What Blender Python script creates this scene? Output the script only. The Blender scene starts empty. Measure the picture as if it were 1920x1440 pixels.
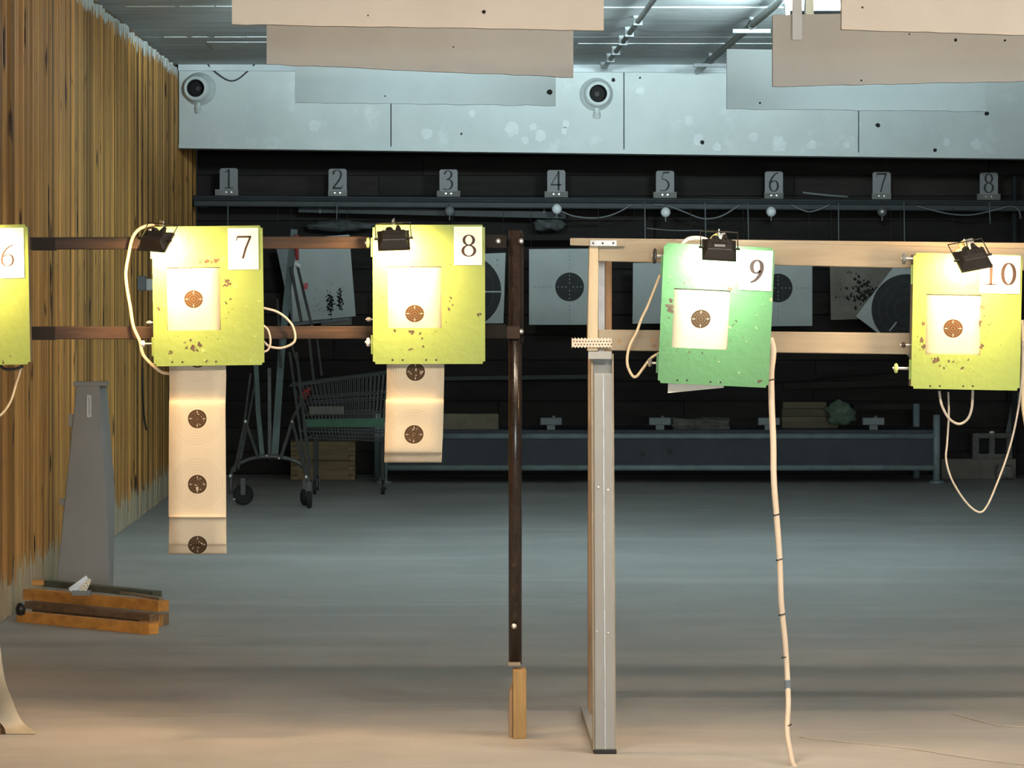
import bpy, bmesh, math, random
from mathutils import Vector, Matrix, Euler
random.seed(7)
sc = bpy.context.scene
COL = sc.collection
R = math.radians

# ---------------------------------------------------------------- camera
F, VX, VY, H = 7056.0, 835.0, 536.0, 1.44          # focal length (px), vanishing point, eye height
cam_d = bpy.data.cameras.new('camera'); cam = bpy.data.objects.new('camera', cam_d); COL.objects.link(cam)
cam.location = (0, 0, H); cam.rotation_euler = (R(90), 0, 0)
cam_d.sensor_width = 36; cam_d.lens = F / 1920 * 36
cam_d.shift_x = (960 - VX) / 1920; cam_d.shift_y = (VY - 720) / 1920
cam_d.clip_end = 200
sc.camera = cam

# ---------------------------------------------------------------- world, exposure
w = bpy.data.worlds.new('world'); sc.world = w; w.use_nodes = True
w.node_tree.nodes['Background'].inputs[0].default_value = (0.5, 0.6, 0.65, 1)
w.node_tree.nodes['Background'].inputs[1].default_value = 0.02
sc.view_settings.view_transform = 'Standard'; sc.view_settings.look = 'None'
sc.view_settings.gamma = 1; sc.view_settings.use_curve_mapping = False
sc.view_settings.exposure = 0.0

LAMP_W = 7.0           # watts of one small target floodlight
FAR_TUBE = 36.0        # emission strength of the cool tubes over the middle of the range
NEAR_TUBE = 240.0        # emission strength of the tubes in front of the target line
ADDED_W = 95.0        # watts of one added lamp, unseen behind a baffle
ADDED_PANE = 60.0         # glow of the added frosted panes in the wall behind the firing line
WARM = (1.0, 0.60, 0.26); NEUT = (0.92, 0.95, 0.78)

# ---------------------------------------------------------------- helpers
def P(px, py, D):
    return Vector(((px - VX) / F * D, D, H - (py - VY) / F * D))
def floor_D(py): return H * F / (py - VY)

W = {}
def mk(name, data, parent=None):
    o = bpy.data.objects.new(name, data); COL.objects.link(o)
    if parent: o.parent = parent
    return o
def thing(name, label, cat, loc=(0, 0, 0), rot=(0, 0, 0), group=None, kind=None):
    o = mk(name, None); o.empty_display_size = .05
    o.location = loc; o.rotation_euler = rot
    W[o] = Matrix.Translation(Vector(loc)) @ Euler(rot).to_matrix().to_4x4()
    return tag(o, label, cat, group, kind)
def tag(o, label=None, cat=None, group=None, kind=None):
    if label: o['label'] = label
    if cat: o['category'] = cat
    if group: o['group'] = group
    if kind: o['kind'] = kind
    return o
def obj(name, bm, m, parent=None, local=False, smooth=False, bevel=0):
    """link bm as one mesh; vertices are world coordinates unless local"""
    bmesh.ops.recalc_face_normals(bm, faces=bm.faces[:])
    me = bpy.data.meshes.new(name)
    loc = Vector((0, 0, 0))
    if parent is not None:
        if not local: bm.transform(W[parent].inverted())
    else:
        xs = [v.co for v in bm.verts]
        loc = Vector(((min(v.x for v in xs) + max(v.x for v in xs)) / 2,
                      (min(v.y for v in xs) + max(v.y for v in xs)) / 2, min(v.z for v in xs)))
        bm.transform(Matrix.Translation(-loc))
    bm.to_mesh(me); bm.free()
    if smooth:
        for p in me.polygons: p.use_smooth = True
    me.materials.append(m)
    o = mk(name, me, parent); o.location = loc
    W[o] = W[parent].copy() if parent is not None else Matrix.Translation(loc)
    if bevel:
        b = o.modifiers.new('bevel', 'BEVEL'); b.width = bevel; b.segments = 2; b.limit_method = 'ANGLE'
    return o
def NB(): return bmesh.new()
def hexa(bm, c):
    v = [bm.verts.new(p) for p in c]
    for f in ((0,1,2,3),(7,6,5,4),(0,4,5,1),(1,5,6,2),(2,6,7,3),(3,7,4,0)):
        bm.faces.new([v[i] for i in f])
    return bm
def box(bm, x0, x1, y0, y1, z0, z1):
    return hexa(bm, [(x0,y0,z0),(x1,y0,z0),(x1,y0,z1),(x0,y0,z1),(x0,y1,z0),(x1,y1,z0),(x1,y1,z1),(x0,y1,z1)])
def pbox(bm, q, D0, D1):
    """box whose front face is the pixel quad q (tl,tr,br,bl) at depth D0, pushed straight back to D1"""
    f = [P(x, y, D0) for x, y in q]
    return hexa(bm, f + [Vector((p.x, D1, p.z)) for p in f])
def prect(bm, x0, x1, y0, y1, D0, D1):
    return pbox(bm, [(x0,y0),(x1,y0),(x1,y1),(x0,y1)], D0, D1)
def beam(bm, a, b, wd, ht, up=Vector((0,0,1))):
    """rectangular bar from a to b"""
    a, b = Vector(a), Vector(b); d = (b - a).normalized()
    if abs(d.dot(up)) > .98: up = Vector((0,1,0))
    s = d.cross(up).normalized() * wd / 2; u = s.cross(d).normalized() * ht / 2
    return hexa(bm, [a-s-u, a+s-u, a+s+u, a-s+u, b-s-u, b+s-u, b+s+u, b-s+u])
def smooth_pts(pts, n=6):
    pts = [Vector(p) for p in pts]
    if len(pts) < 3: return pts
    e = [2*pts[0]-pts[1]] + pts + [2*pts[-1]-pts[-2]]; out = []
    for i in range(1, len(e)-2):
        p0,p1,p2,p3 = e[i-1],e[i],e[i+1],e[i+2]
        for k in range(n):
            t = k/n
            out.append(.5*((2*p1)+(p2-p0)*t+(2*p0-5*p1+4*p2-p3)*t*t+(3*p1-p0-3*p2+p3)*t**3))
    out.append(pts[-1]); return out
def tube(bm, pts, r, n=8, smooth=0, cap=True):
    pts = [Vector(p) for p in pts]
    if smooth: pts = smooth_pts(pts, smooth)
    rings = []; prev = None
    for i, p in enumerate(pts):
        d = (pts[min(i+1, len(pts)-1)] - pts[max(i-1, 0)])
        d = d.normalized() if d.length > 1e-9 else Vector((0,0,1))
        if prev is None:
            u = d.orthogonal().normalized()
        else:
            u = prev - d * prev.dot(d)
            u = u.normalized() if u.length > 1e-6 else d.orthogonal().normalized()
        prev = u; v = d.cross(u)
        rr = r(i/(len(pts)-1)) if callable(r) else r
        rings.append([bm.verts.new(p + (u*math.cos(2*math.pi*k/n) + v*math.sin(2*math.pi*k/n))*rr) for k in range(n)])
    for a, b in zip(rings, rings[1:]):
        for k in range(n): bm.faces.new([a[k], a[(k+1)%n], b[(k+1)%n], b[k]])
    if cap:
        bm.faces.new(rings[0][::-1]); bm.faces.new(rings[-1])
    return bm
def lathe(bm, prof, M=Matrix(), n=24, cap=True):
    """prof: (radius, height) pairs about local Z"""
    rings = []
    for r, h in prof:
        rings.append([bm.verts.new(M @ Vector((max(r,1e-5)*math.cos(2*math.pi*k/n), max(r,1e-5)*math.sin(2*math.pi*k/n), h))) for k in range(n)])
    for a, b in zip(rings, rings[1:]):
        for k in range(n): bm.faces.new([a[k], a[(k+1)%n], b[(k+1)%n], b[k]])
    if cap: bm.faces.new(rings[0][::-1]); bm.faces.new(rings[-1])
    return bm
def toward(loc, rx=R(90)):        # local Z points to the camera side (-Y) at rx = 90
    return Matrix.Translation(Vector(loc)) @ Matrix.Rotation(rx, 4, 'X')
def blob(bm, c, r, y, n=9, jag=.45, sx=1, sz=1):
    a0 = random.random()*6
    vs = []
    for k in range(n):
        a = a0 + 2*math.pi*k/n; q = r*(1 - jag*random.random())
        vs.append(bm.verts.new((c[0]+q*math.cos(a)*sx, y, c[1]+q*math.sin(a)*sz)))
    bm.faces.new(vs)
def prism(bm, outline, y0, y1):
    a = [bm.verts.new((x, y0, z)) for x, z in outline]; b = [bm.verts.new((x, y1, z)) for x, z in outline]
    bm.faces.new(a); bm.faces.new(b[::-1]); n = len(a)
    for k in range(n): bm.faces.new([a[k], b[k], b[(k+1)%n], a[(k+1)%n]])
    return bm

# ---------------------------------------------------------------- materials
MATS = {}
def nodes(name):
    m = bpy.data.materials.new(name); m.use_nodes = True
    nt = m.node_tree; return m, nt, nt.nodes, nt.links, nt.nodes['Principled BSDF']
def coords(N, L, stretch, rnd=True):
    tc = N.new('ShaderNodeTexCoord'); mp = N.new('ShaderNodeMapping'); mp.inputs['Scale'].default_value = stretch
    if rnd:
        oi = N.new('ShaderNodeObjectInfo'); ml = N.new('ShaderNodeMath'); ml.operation = 'MULTIPLY'; ml.inputs[1].default_value = 57
        L.new(oi.outputs['Random'], ml.inputs[0])
        va = N.new('ShaderNodeVectorMath'); va.operation = 'ADD'
        L.new(tc.outputs['Object'], va.inputs[0]); L.new(ml.outputs[0], va.inputs[1]); L.new(va.outputs[0], mp.inputs[0])
    else: L.new(tc.outputs['Object'], mp.inputs[0])
    return mp.outputs[0]
def mixc(N, L, fac, a, b, blend='MIX'):
    mx = N.new('ShaderNodeMix'); mx.data_type = 'RGBA'; mx.blend_type = blend
    for s, v in ((mx.inputs['Factor'], fac), (mx.inputs['A'], a), (mx.inputs['B'], b)):
        if hasattr(v, 'links') or hasattr(v, 'is_output'): L.new(v, s)
        elif isinstance(v, (tuple, list)): s.default_value = (*v[:3], 1)
        else: s.default_value = v
    return mx.outputs['Result']
def ramp(N, L, src, stops):
    r = N.new('ShaderNodeValToRGB'); L.new(src, r.inputs[0])
    e = r.color_ramp.elements
    while len(e) < len(stops): e.new(.5)
    for k, (p, c) in enumerate(stops):
        e[k].position = p; e[k].color = (c, c, c, 1) if not isinstance(c, tuple) else (*c, 1)
    return r.outputs[0]
def noise(N, L, vec, scale, detail=5, rough=.6):
    n = N.new('ShaderNodeTexNoise'); n.inputs['Scale'].default_value = scale
    n.inputs['Detail'].default_value = detail; n.inputs['Roughness'].default_value = rough
    L.new(vec, n.inputs['Vector']); return n.outputs['Fac']
def mat(name, col, rough=.6, metal=0, var=.18, scale=8, stretch=(1,1,1), bump=0, dirt=None, dirt_amt=.55, dirt_scale=3, tone=0, spec=.5):
    if name in MATS: return MATS[name]
    m, nt, N, L, B = nodes(name)
    v = coords(N, L, stretch)
    f = noise(N, L, v, scale)
    c = mixc(N, L, ramp(N, L, f, [(.3, 0.), (.7, 1.)]), tuple(x*(1-var) for x in col), tuple(min(1, x*(1+var)) for x in col))
    if tone:
        oi = N.new('ShaderNodeObjectInfo')
        t = ramp(N, L, oi.outputs['Random'], [(0, 1-tone), (1, 1+tone*.35)])
        c = mixc(N, L, 1.0, c, t, 'MULTIPLY')
    if dirt:
        f2 = noise(N, L, v, dirt_scale, 8, .7)
        c = mixc(N, L, ramp(N, L, f2, [(dirt_amt, 0.), (dirt_amt+.12, 1.)]), c, dirt)
    L.new(c, B.inputs['Base Color'])
    B.inputs['Roughness'].default_value = rough; B.inputs['Metallic'].default_value = metal
    B.inputs['Specular IOR Level'].default_value = spec
    if bump:
        b = N.new('ShaderNodeBump'); b.inputs['Strength'].default_value = bump; b.inputs['Distance'].default_value = .01
        L.new(f, b.inputs['Height']); L.new(b.outputs[0], B.inputs['Normal'])
    MATS[name] = m; return m
def emit(name, col, strength):
    if name in MATS: return MATS[name]
    m, nt, N, L, B = nodes(name)
    B.inputs['Base Color'].default_value = (.8,.8,.8,1)
    B.inputs['Emission Color'].default_value = (*col, 1); B.inputs['Emission Strength'].default_value = strength
    MATS[name] = m; return m

def slat_material():
    m, nt, N, L, B = nodes('varnished_slat_wood')
    v = coords(N, L, (14, 14, .55)); f = noise(N, L, v, 3.0, 6, .65)
    c = mixc(N, L, ramp(N, L, f, [(.25, 0.), (.75, 1.)]), (.37, .160, .040), (.82, .445, .14))
    oi = N.new('ShaderNodeObjectInfo')
    c = mixc(N, L, 1.0, c, ramp(N, L, oi.outputs['Random'], [(0, .30), (.3, .75), (.8, 1.05), (1, 1.45)]), 'MULTIPLY')
    v2 = coords(N, L, (9, 9, 2.2)); k = noise(N, L, v2, 1.6, 2, .5)
    c = mixc(N, L, ramp(N, L, k, [(.64, 0.), (.72, 1.)]), c, (.045, .018, .008))
    # whitewash: ragged at the foot and along the ceiling
    tc = N.new('ShaderNodeTexCoord'); sx = N.new('ShaderNodeSeparateXYZ'); L.new(tc.outputs['Object'], sx.inputs[0])
    v3 = coords(N, L, (30, 30, 1.5)); n3 = noise(N, L, v3, 1.5, 4, .6)
    def edge(sign, at, amp):
        a = N.new('ShaderNodeMath'); a.operation = 'MULTIPLY_ADD'; a.inputs[1].default_value = amp; L.new(n3, a.inputs[0])
        L.new(sx.outputs['Z'], a.inputs[2])
        b = N.new('ShaderNodeMath'); b.operation = 'GREATER_THAN' if sign > 0 else 'LESS_THAN'; b.inputs[1].default_value = at
        L.new(a.outputs[0], b.inputs[0]); return b.outputs[0]
    c = mixc(N, L, edge(1, 3.07, .30), c, (.62, .64, .60))
    g = N.new('ShaderNodeMath'); g.operation = 'MULTIPLY'; g.inputs[1].default_value = .72; L.new(edge(-1, .40, .45), g.inputs[0])
    c = mixc(N, L, g.outputs[0], c, (.50, .47, .36))
    L.new(c, B.inputs['Base Color']); B.inputs['Roughness'].default_value = .6; B.inputs['Specular IOR Level'].default_value = .25
    bp = N.new('ShaderNodeBump'); bp.inputs['Strength'].default_value = .25; bp.inputs['Distance'].default_value = .01
    L.new(f, bp.inputs['Height']); L.new(bp.outputs[0], B.inputs['Normal'])
    return m
def paper_strip_material():
    m, nt, N, L, B = nodes('printed_target_paper')
    uv = N.new('ShaderNodeUVMap'); sx = N.new('ShaderNodeSeparateXYZ'); L.new(uv.outputs[0], sx.inputs[0])
    def M(op, a, b=None, c=None):
        n = N.new('ShaderNodeMath'); n.operation = op
        for i, x in enumerate((a, b, c)):
            if x is None: continue
            if hasattr(x, 'is_output'): L.new(x, n.inputs[i])
            else: n.inputs[i].default_value = x
        return n.outputs[0]
    S = .20
    vv = M('SUBTRACT', M('FLOORED_MODULO', M('ADD', sx.outputs['Y'], S/2), S), S/2)
    r = M('SQRT', M('ADD', M('MULTIPLY', sx.outputs['X'], sx.outputs['X']), M('MULTIPLY', vv, vv)))
    black = M('LESS_THAN', r, .02975)
    ring = M('ABSOLUTE', M('SUBTRACT', M('FLOORED_MODULO', M('ADD', r, -.00575 + .004), .008), .004))
    line = M('MULTIPLY', M('LESS_THAN', ring, .00065), M('LESS_THAN', r, .0785))
    ticks = M('MULTIPLY', M('LESS_THAN', M('MINIMUM', M('ABSOLUTE', sx.outputs['X']), M('ABSOLUTE', vv)), .0012), M('MULTIPLY', M('GREATER_THAN', r, .017), M('LESS_THAN', r, .026)))
    v = coords(N, L, (1,1,1)); f = noise(N, L, v, 14)
    paper = mixc(N, L, f, (.46, .41, .315), (.55, .50, .40))
    ln = M('MULTIPLY', line, .40)
    paper = mixc(N, L, ln, paper, (.22, .19, .16))
    ink = mixc(N, L, M('MULTIPLY', line, .09), (.050, .028, .013), (.75, .7, .6))
    ink = mixc(N, L, M('MULTIPLY', ticks, .5), ink, (.75, .7, .6))
    hole = ramp(N, L, noise(N, L, v, 95, 1), [(.62, 0.), (.66, 1.)])
    used = M('MULTIPLY', M('LESS_THAN', sx.outputs['Y'], -.1), M('MULTIPLY', M('LESS_THAN', r, .022), hole))
    ink = mixc(N, L, M('MULTIPLY', used, .75), ink, (.55, .48, .38))
    c = mixc(N, L, black, paper, ink)
    L.new(c, B.inputs['Base Color']); B.inputs['Roughness'].default_value = .8
    B.inputs['Specular IOR Level'].default_value = .2
    return m
def floor_material():
    m, nt, N, L, B = nodes('worn_painted_concrete')
    v = coords(N, L, (1, 1, 1), False)
    f = noise(N, L, v, 1.3, 8, .65); g = noise(N, L, v, 24, 5, .6)
    v2 = coords(N, L, (.35, 1.6, 1), False); st = noise(N, L, v2, 1.1, 7, .7)
    c = mixc(N, L, ramp(N, L, f, [(.35, 0.), (.65, 1.)]), (.36, .35, .335), (.46, .45, .435))
    c = mixc(N, L, ramp(N, L, st, [(.52, 0.), (.66, .55)]), c, (.56, .55, .53))
    c = mixc(N, L, ramp(N, L, g, [(.70, 0.), (.78, .5)]), c, (.17, .15, .135))
    L.new(c, B.inputs['Base Color'])
    L.new(ramp(N, L, f, [(.3, .55), (.7, .75)]), B.inputs['Roughness'])
    B.inputs['Specular IOR Level'].default_value = .3
    bp = N.new('ShaderNodeBump'); bp.inputs['Strength'].default_value = .08; bp.inputs['Distance'].default_value = .01
    L.new(g, bp.inputs['Height']); L.new(bp.outputs[0], B.inputs['Normal'])
    return m
def plate_material(name, col):
    m, nt, N, L, B = nodes(name)
    v = coords(N, L, (1,1,1)); f = noise(N, L, v, 6, 6); g = noise(N, L, v, 48, 3, .5)
    c = mixc(N, L, f, tuple(x*.90 for x in col), tuple(x*1.06 for x in col))
    c = mixc(N, L, ramp(N, L, g, [(.70, 0.), (.74, .5)]), c, (.46, .50, .22))
    c = mixc(N, L, ramp(N, L, noise(N, L, v, 33, 4), [(.25, .55), (.30, 0.)]), c, tuple(x*.6 for x in col))
    L.new(c, B.inputs['Base Color']); B.inputs['Roughness'].default_value = .5
    bp = N.new('ShaderNodeBump'); bp.inputs['Strength'].default_value = .35; bp.inputs['Distance'].default_value = .004
    L.new(g, bp.inputs['Height']); L.new(bp.outputs[0], B.inputs['Normal'])
    return m
def bulkhead_material():
    m, nt, N, L, B = nodes('patched_white_plaster')
    v = coords(N, L, (1,1,1), False); f = noise(N, L, v, 1.8, 7, .65)
    c = mixc(N, L, ramp(N, L, f, [(.3, 0.), (.7, 1.)]), (.50, .53, .52), (.60, .63, .615))
    k = noise(N, L, v, 5.5, 6, .6)
    c = mixc(N, L, ramp(N, L, k, [(.58, 0.), (.70, .35)]), c, (.76, .79, .78))
    L.new(c, B.inputs['Base Color']); B.inputs['Roughness'].default_value = .75
    bp = N.new('ShaderNodeBump'); bp.inputs['Strength'].default_value = .15; bp.inputs['Distance'].default_value = .01
    L.new(k, bp.inputs['Height']); L.new(bp.outputs[0], B.inputs['Normal'])
    return m

M_slat = slat_material(); M_paper = paper_strip_material(); M_floor = floor_material(); M_bulk = bulkhead_material()
M_plate_warm = plate_material('plate_paint_warm_lit', (.205, .29, .062)); M_plate_white = plate_material('plate_paint_white_lit', (.075, .205, .083))  # one paint in two copies; each lamp's tint is put into the colour
M_ceil = mat('ceiling_slab', (.58, .62, .63), .85, var=.22, scale=2.5, stretch=(.5, 2.5, 1), bump=.2)
M_ceilw = mat('ceiling_whitewash', (.62, .65, .65), .85, var=.15, scale=9)
M_plain = mat('old_plaster', (.42, .41, .38), .85, var=.1)
M_plank = mat('dark_plank', (.020, .014, .011), .85, var=.5, scale=3, stretch=(.6, 4, 4), bump=.3, tone=.5)  # near-black brown planks with stretched grain
M_baf = mat('baffle_board', (.64, .60, .55), .75, var=.05, scale=3)
M_bafcool = mat('baffle_board_cool_lit', (.53, .60, .61), .75, var=.05, scale=3)  # same board as the others, cool light put into its colour
M_hole = mat('hole_shade_black', (.012, .011, .010), .9, var=.1)
M_black = mat('black_enamel', (.018, .016, .015), .35, var=.2)
M_blackp = mat('scuffed_black_pipe', (.022, .014, .011), .22, var=.4, scale=20, dirt=(.10, .06, .035), dirt_amt=.62, dirt_scale=30)
M_darkwood = mat('burnt_brown_timber', (.030, .015, .008), .75, var=.85, scale=6, stretch=(.6, 6, 9), bump=.2)
M_tape = mat('black_tape', (.012, .010, .009), .8, spec=.2)
M_pale = mat('pale_pine', (.27, .225, .16), .65, var=.12, scale=5, stretch=(.7, 6, 8), bump=.1, dirt=(.34, .24, .13), dirt_amt=.74, dirt_scale=2)
M_palev = mat('pale_pine_upright', (.46, .37, .25), .65, var=.12, scale=5, stretch=(6, 6, .8), bump=.1)
M_brownw = mat('brown_stick', (.30, .19, .105), .65, var=.35, scale=5, stretch=(9, 9, .7), bump=.15)
M_steel = mat('painted_steel_leg', (.275, .275, .27), .5, var=.06, scale=5, metal=.0)
M_galv = mat('galvanised_steel', (.42, .42, .42), .42, metal=.7, var=.2, scale=20)
M_dull = mat('dull_grey_metal', (.20, .21, .215), .6, metal=.1, var=.2, scale=6)
M_block = mat('ochre_wood_block', (.36, .225, .080), .6, var=.35, scale=5, stretch=(7, 7, .7))
M_cream = mat('cream_cable', (.72, .60, .40), .5, var=.08)
M_grayc = mat('grey_cable', (.48, .44, .38), .5, var=.15)
M_darkc = mat('dark_cable', (.03, .03, .03), .6)
M_card = mat('number_card_paper', (.80, .77, .70), .8, var=.03)
M_ink = mat('print_ink', (.024, .011, .009), .7, var=.1)
M_chip = mat('bare_rusty_metal', (.065, .038, .026), .7, var=.6, scale=60)
M_white = mat('white_plastic', (.72, .73, .72), .5, var=.05)
M_tgt = mat('far_target_card', (.50, .54, .52), .85, var=.06, scale=6)
M_tgtd = mat('soiled_target_board', (.20, .185, .15), .85, var=.25, scale=7)
M_tink = mat('target_black', (.030, .030, .032), .8, var=.2, scale=20)
M_slate = mat('slate_paint', (.028, .036, .048), .6, var=.2, scale=6, bump=.15)
M_pipeg = mat('grey_green_pipe', (.25, .31, .325), .5, var=.2)
M_rail = mat('dark_rail_paint', (.026, .030, .032), .6, var=.3)
M_rag = mat('dusty_rag', (.085, .09, .088), .9, var=.4, scale=14, bump=.6)
M_grag = mat('mossy_green_rag', (.10, .15, .10), .9, var=.5, scale=20, bump=.6)
M_red = mat('red_plastic', (.40, .03, .035), .45)
M_cartg = mat('green_grey_bar', (.060, .095, .090), .5, var=.2)
M_wire = mat('chrome_wire', (.095, .097, .095), .4, metal=.4, var=.2)
M_cartm = mat('dark_cart_metal', (.075, .078, .076), .45, metal=.3, var=.3, scale=20)
M_rub = mat('black_rubber', (.012, .012, .013), .8)
M_crate = mat('ochre_crate_board', (.24, .165, .070), .7, var=.25, scale=5, stretch=(.7, 6, 6))
M_orange = mat('orange_pine', (.86, .36, .08), .5, var=.3, scale=4, stretch=(.8, 6, 8), bump=.1, tone=.25)
M_conc = mat('rough_concrete', (.13, .125, .11), .9, var=.4, scale=16, bump=.5)
M_lens = emit('warm_lens', WARM, 6.0); M_lensn = emit('neutral_lens', NEUT, 6.0)
M_tubec = emit('cool_tube', (.60, .93, 1.0), FAR_TUBE); M_tubew = emit('warm_tube', (1.0, .80, .60), NEAR_TUBE)
M_screw = mat('zinc_screw', (.55, .55, .53), .3, metal=.8)
M_knobg = mat('yellow_green_knob', (.50, .60, .22), .5)
M_stand = mat('grey_stand_paint', (.30, .29, .28), .5, var=.07, scale=4)
M_gboard = mat('mossy_board', (.10, .105, .075), .8, var=.4, scale=10)

# ================================================================ THE ROOM
XL, XR, ZC, YN, YF = -1.894, 6.2, 3.01, -10.0, 28.7
bm = NB(); box(bm, XL-.15, XR+.15, YN, YF+.2, -.12, 0)
tag(obj('floor', bm, M_floor), 'grey painted concrete floor with worn streaks', 'floor', kind='structure')

ceil = thing('ceiling', 'grey concrete slab ceiling with whitewashed joints', 'ceiling', (0, 0, ZC), kind='structure')
edges = [YN, -7.0, -4.0, -1.0, 2.0, 5.0, 8.0, 10.9, 13.5, 16.0, 18.6, 21.15, 23.75, YF+.2]
for a, b in zip(edges, edges[1:]):
    bm = NB(); box(bm, XL-.15, XR+.15, a+.006, b-.006, ZC, ZC+.16); obj('slab', bm, M_ceil, ceil, bevel=.012)
bm = NB(); box(bm, XL-.15, XR+.15, YN, YF+.2, ZC+.16, ZC+.2); obj('roof_deck', bm, M_ceil, ceil)
for D, x0, x1, wd in ((21.15, XL+.1, -.4, .05), (23.75, XL+.12, -.75, .06)):      # crumbling white joints at the left
    bm = NB(); x = x0
    while x < x1:
        l = random.uniform(.05, .25); box(bm, x, min(x+l, x1), D-wd*random.uniform(.4, 1), D+wd*random.uniform(.4, 1), ZC-.004, ZC+.002); x += l + random.uniform(.0, .05)
    obj('joint_filler', bm, M_ceilw, ceil)['kind'] = 'stuff'
def strip_on_ceiling(px0, px1, D0, D1):
    bm = NB(); box(bm, (px0-VX)/F*D0, (px1-VX)/F*D0, D0, D1, ZC-.004, ZC+.002); obj('plaster_strip', bm, M_ceilw, ceil)
strip_on_ceiling(1084, 1600, 24.35, 25.3); strip_on_ceiling(1060, 1640, 21.2, 22.0); strip_on_ceiling(388, 640, 24.2, 25.0)

wl = thing('wall_left', 'left wall clad in vertical golden brown timber slats', 'wall', (XL, 0, 0), kind='structure')
bm = NB(); box(bm, XL-.15, XL-.028, YN, YF+.2, 0, ZC); obj('backing', bm, M_brownw, wl)
SW = .062; meshes = []
for v in range(7):
    bm = NB(); top = ZC - random.uniform(.004, .05); wd = SW * random.uniform(.80, 1.0); pr = random.uniform(.022, .032)
    prof = [(-.028, -wd/2), (-.028+pr*.45, -wd/2), (-.028+pr*.9, -wd*.28), (-.028+pr, 0), (-.028+pr*.9, wd*.28), (-.028+pr*.45, wd/2), (-.028, wd/2)]
    lo = [bm.verts.new((x, y, .002)) for x, y in prof]; hi = [bm.verts.new((x, y, top)) for x, y in prof]
    for k in range(len(prof)-1): bm.faces.new([lo[k], lo[k+1], hi[k+1], hi[k]])
    bm.faces.new(hi); bmesh.ops.recalc_face_normals(bm, faces=bm.faces[:])
    me = bpy.data.meshes.new('slat'); bm.to_mesh(me); bm.free(); me.materials.append(M_slat); meshes.append(me)
y = 10.6; ns = 0
while y < YF - .05 and ns < 299:
    o = mk('slat', random.choice(meshes), wl); o.location = (random.uniform(-.004, .003), y, 0); y += SW * random.uniform(.97, 1.04); ns += 1
bm = NB(); box(bm, XL-.028, XL-.004, YN, 10.56, 0, ZC-.01); obj('plain_boarding', bm, M_brownw, wl)

bm = NB(); box(bm, XR, XR+.15, YN, YF+.2, 0, ZC); tag(obj('wall_right', bm, M_plain), 'plain plastered wall on the right side of the range', 'wall', kind='structure')
bm = NB(); box(bm, XL, XR, YN-.15, YN, 0, ZC); tag(obj('wall_near', bm, M_plain), 'plain plastered wall behind the firing line', 'wall', kind='structure')

M_day = emit('added_daylight', (.80, .95, 1.0), ADDED_PANE)
for i, x in enumerate((-1.2, .6, 2.4, 4.2)):  # unseen glowing panes added as cool front light, height set by a shadow edge
    t = thing('window_%d' % (i+1), 'added frosted window number %d from the left, unseen behind the firing line' % (i+1), 'window', (x+.65, YN, 1.25), kind='structure')
    bm = NB()
    for a in ((x-.05, x, 1.2, 2.35), (x+1.3, x+1.35, 1.2, 2.35), (x, x+1.3, 1.2, 1.25), (x, x+1.3, 2.3, 2.35)): box(bm, a[0], a[1], YN, YN+.06, a[2], a[3])
    obj('window_frame', bm, M_white, t)
    bm = NB(); box(bm, x, x+1.3, YN+.01, YN+.03, 1.25, 2.3); obj('pane', bm, M_day, t)

wf = thing('wall_far', 'dark plank wall at the far end behind the targets', 'wall', (0, YF, 0), kind='structure')
bm = NB(); box(bm, XL, XR, YF+.04, YF+.2, 0, ZC); obj('backing', bm, M_hole, wf)
z = .01; k = 0
while z < ZC - .02:
    h = random.uniform(.15, .21); x = XL
    h = min(h, ZC - .01 - z)
    cuts = sorted([XL, XR] + [random.uniform(XL+.8, XR-.8) for _ in range(2)])
    for a, b in zip(cuts, cuts[1:]):
        bm = NB(); yy = YF - random.uniform(0, .03); box(bm, a+.004, b-.004, yy, YF+.045, z+.004, z+h-.006); obj('plank', bm, M_plank, wf)
    z += h

# bulkhead over the far bay
DB = 26.7
bk = thing('wall_bulkhead', 'pale plastered bulkhead hanging above the dark target bay', 'wall', tuple(P(960, 290, DB)), kind='structure')
def bk_bot(px): return 278 + (px-335)/1585*20
def bk_z(px, dy=0): return H - (bk_bot(px)+dy-VY)/F*DB
def bx(px): return (px-VX)/F*DB
joints = [334, 733, 1170, 1610, 2060, (XR/DB*F)+VX]
for i, (a, b) in enumerate(zip(joints, joints[1:])):
    bm = NB(); x0 = max(bx(a), XL)+.003; x1 = min(bx(b), XR)-.003
    za, zb = bk_z(a, -7), bk_z(b, -7)
    hexa(bm, [(x0,DB,za),(x1,DB,zb),(x1,DB,ZC-.002),(x0,DB,ZC-.002),(x0,DB+.25,za),(x1,DB+.25,zb),(x1,DB+.25,ZC-.002),(x0,DB+.25,ZC-.002)])
    obj('panel', bm, M_bulk, bk, bevel=.004)
bm = NB(); a, b = joints[0], joints[-1]; x0, x1 = XL+.002, XR-.002
hexa(bm, [(x0,DB-.025,bk_z(a)),(x1,DB-.025,bk_z(b)),(x1,DB-.025,bk_z(b,-8)),(x0,DB-.025,bk_z(a,-8)),(x0,DB+.25,bk_z(a)),(x1,DB+.25,bk_z(b)),(x1,DB+.25,bk_z(b,-8)),(x0,DB+.25,bk_z(a,-8))])
obj('bottom_ledge', bm, M_bulk, bk)
bm = NB(); hexa(bm, [(x0,DB-.05,ZC-.045),(x1,DB-.05,ZC-.075),(x1,DB-.05,ZC-.002),(x0,DB-.05,ZC-.002),(x0,DB,ZC-.045),(x1,DB,ZC-.075),(x1,DB,ZC-.002),(x0,DB,ZC-.002)])
obj('top_ledge', bm, M_ceil, bk)
bm = NB()
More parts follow.
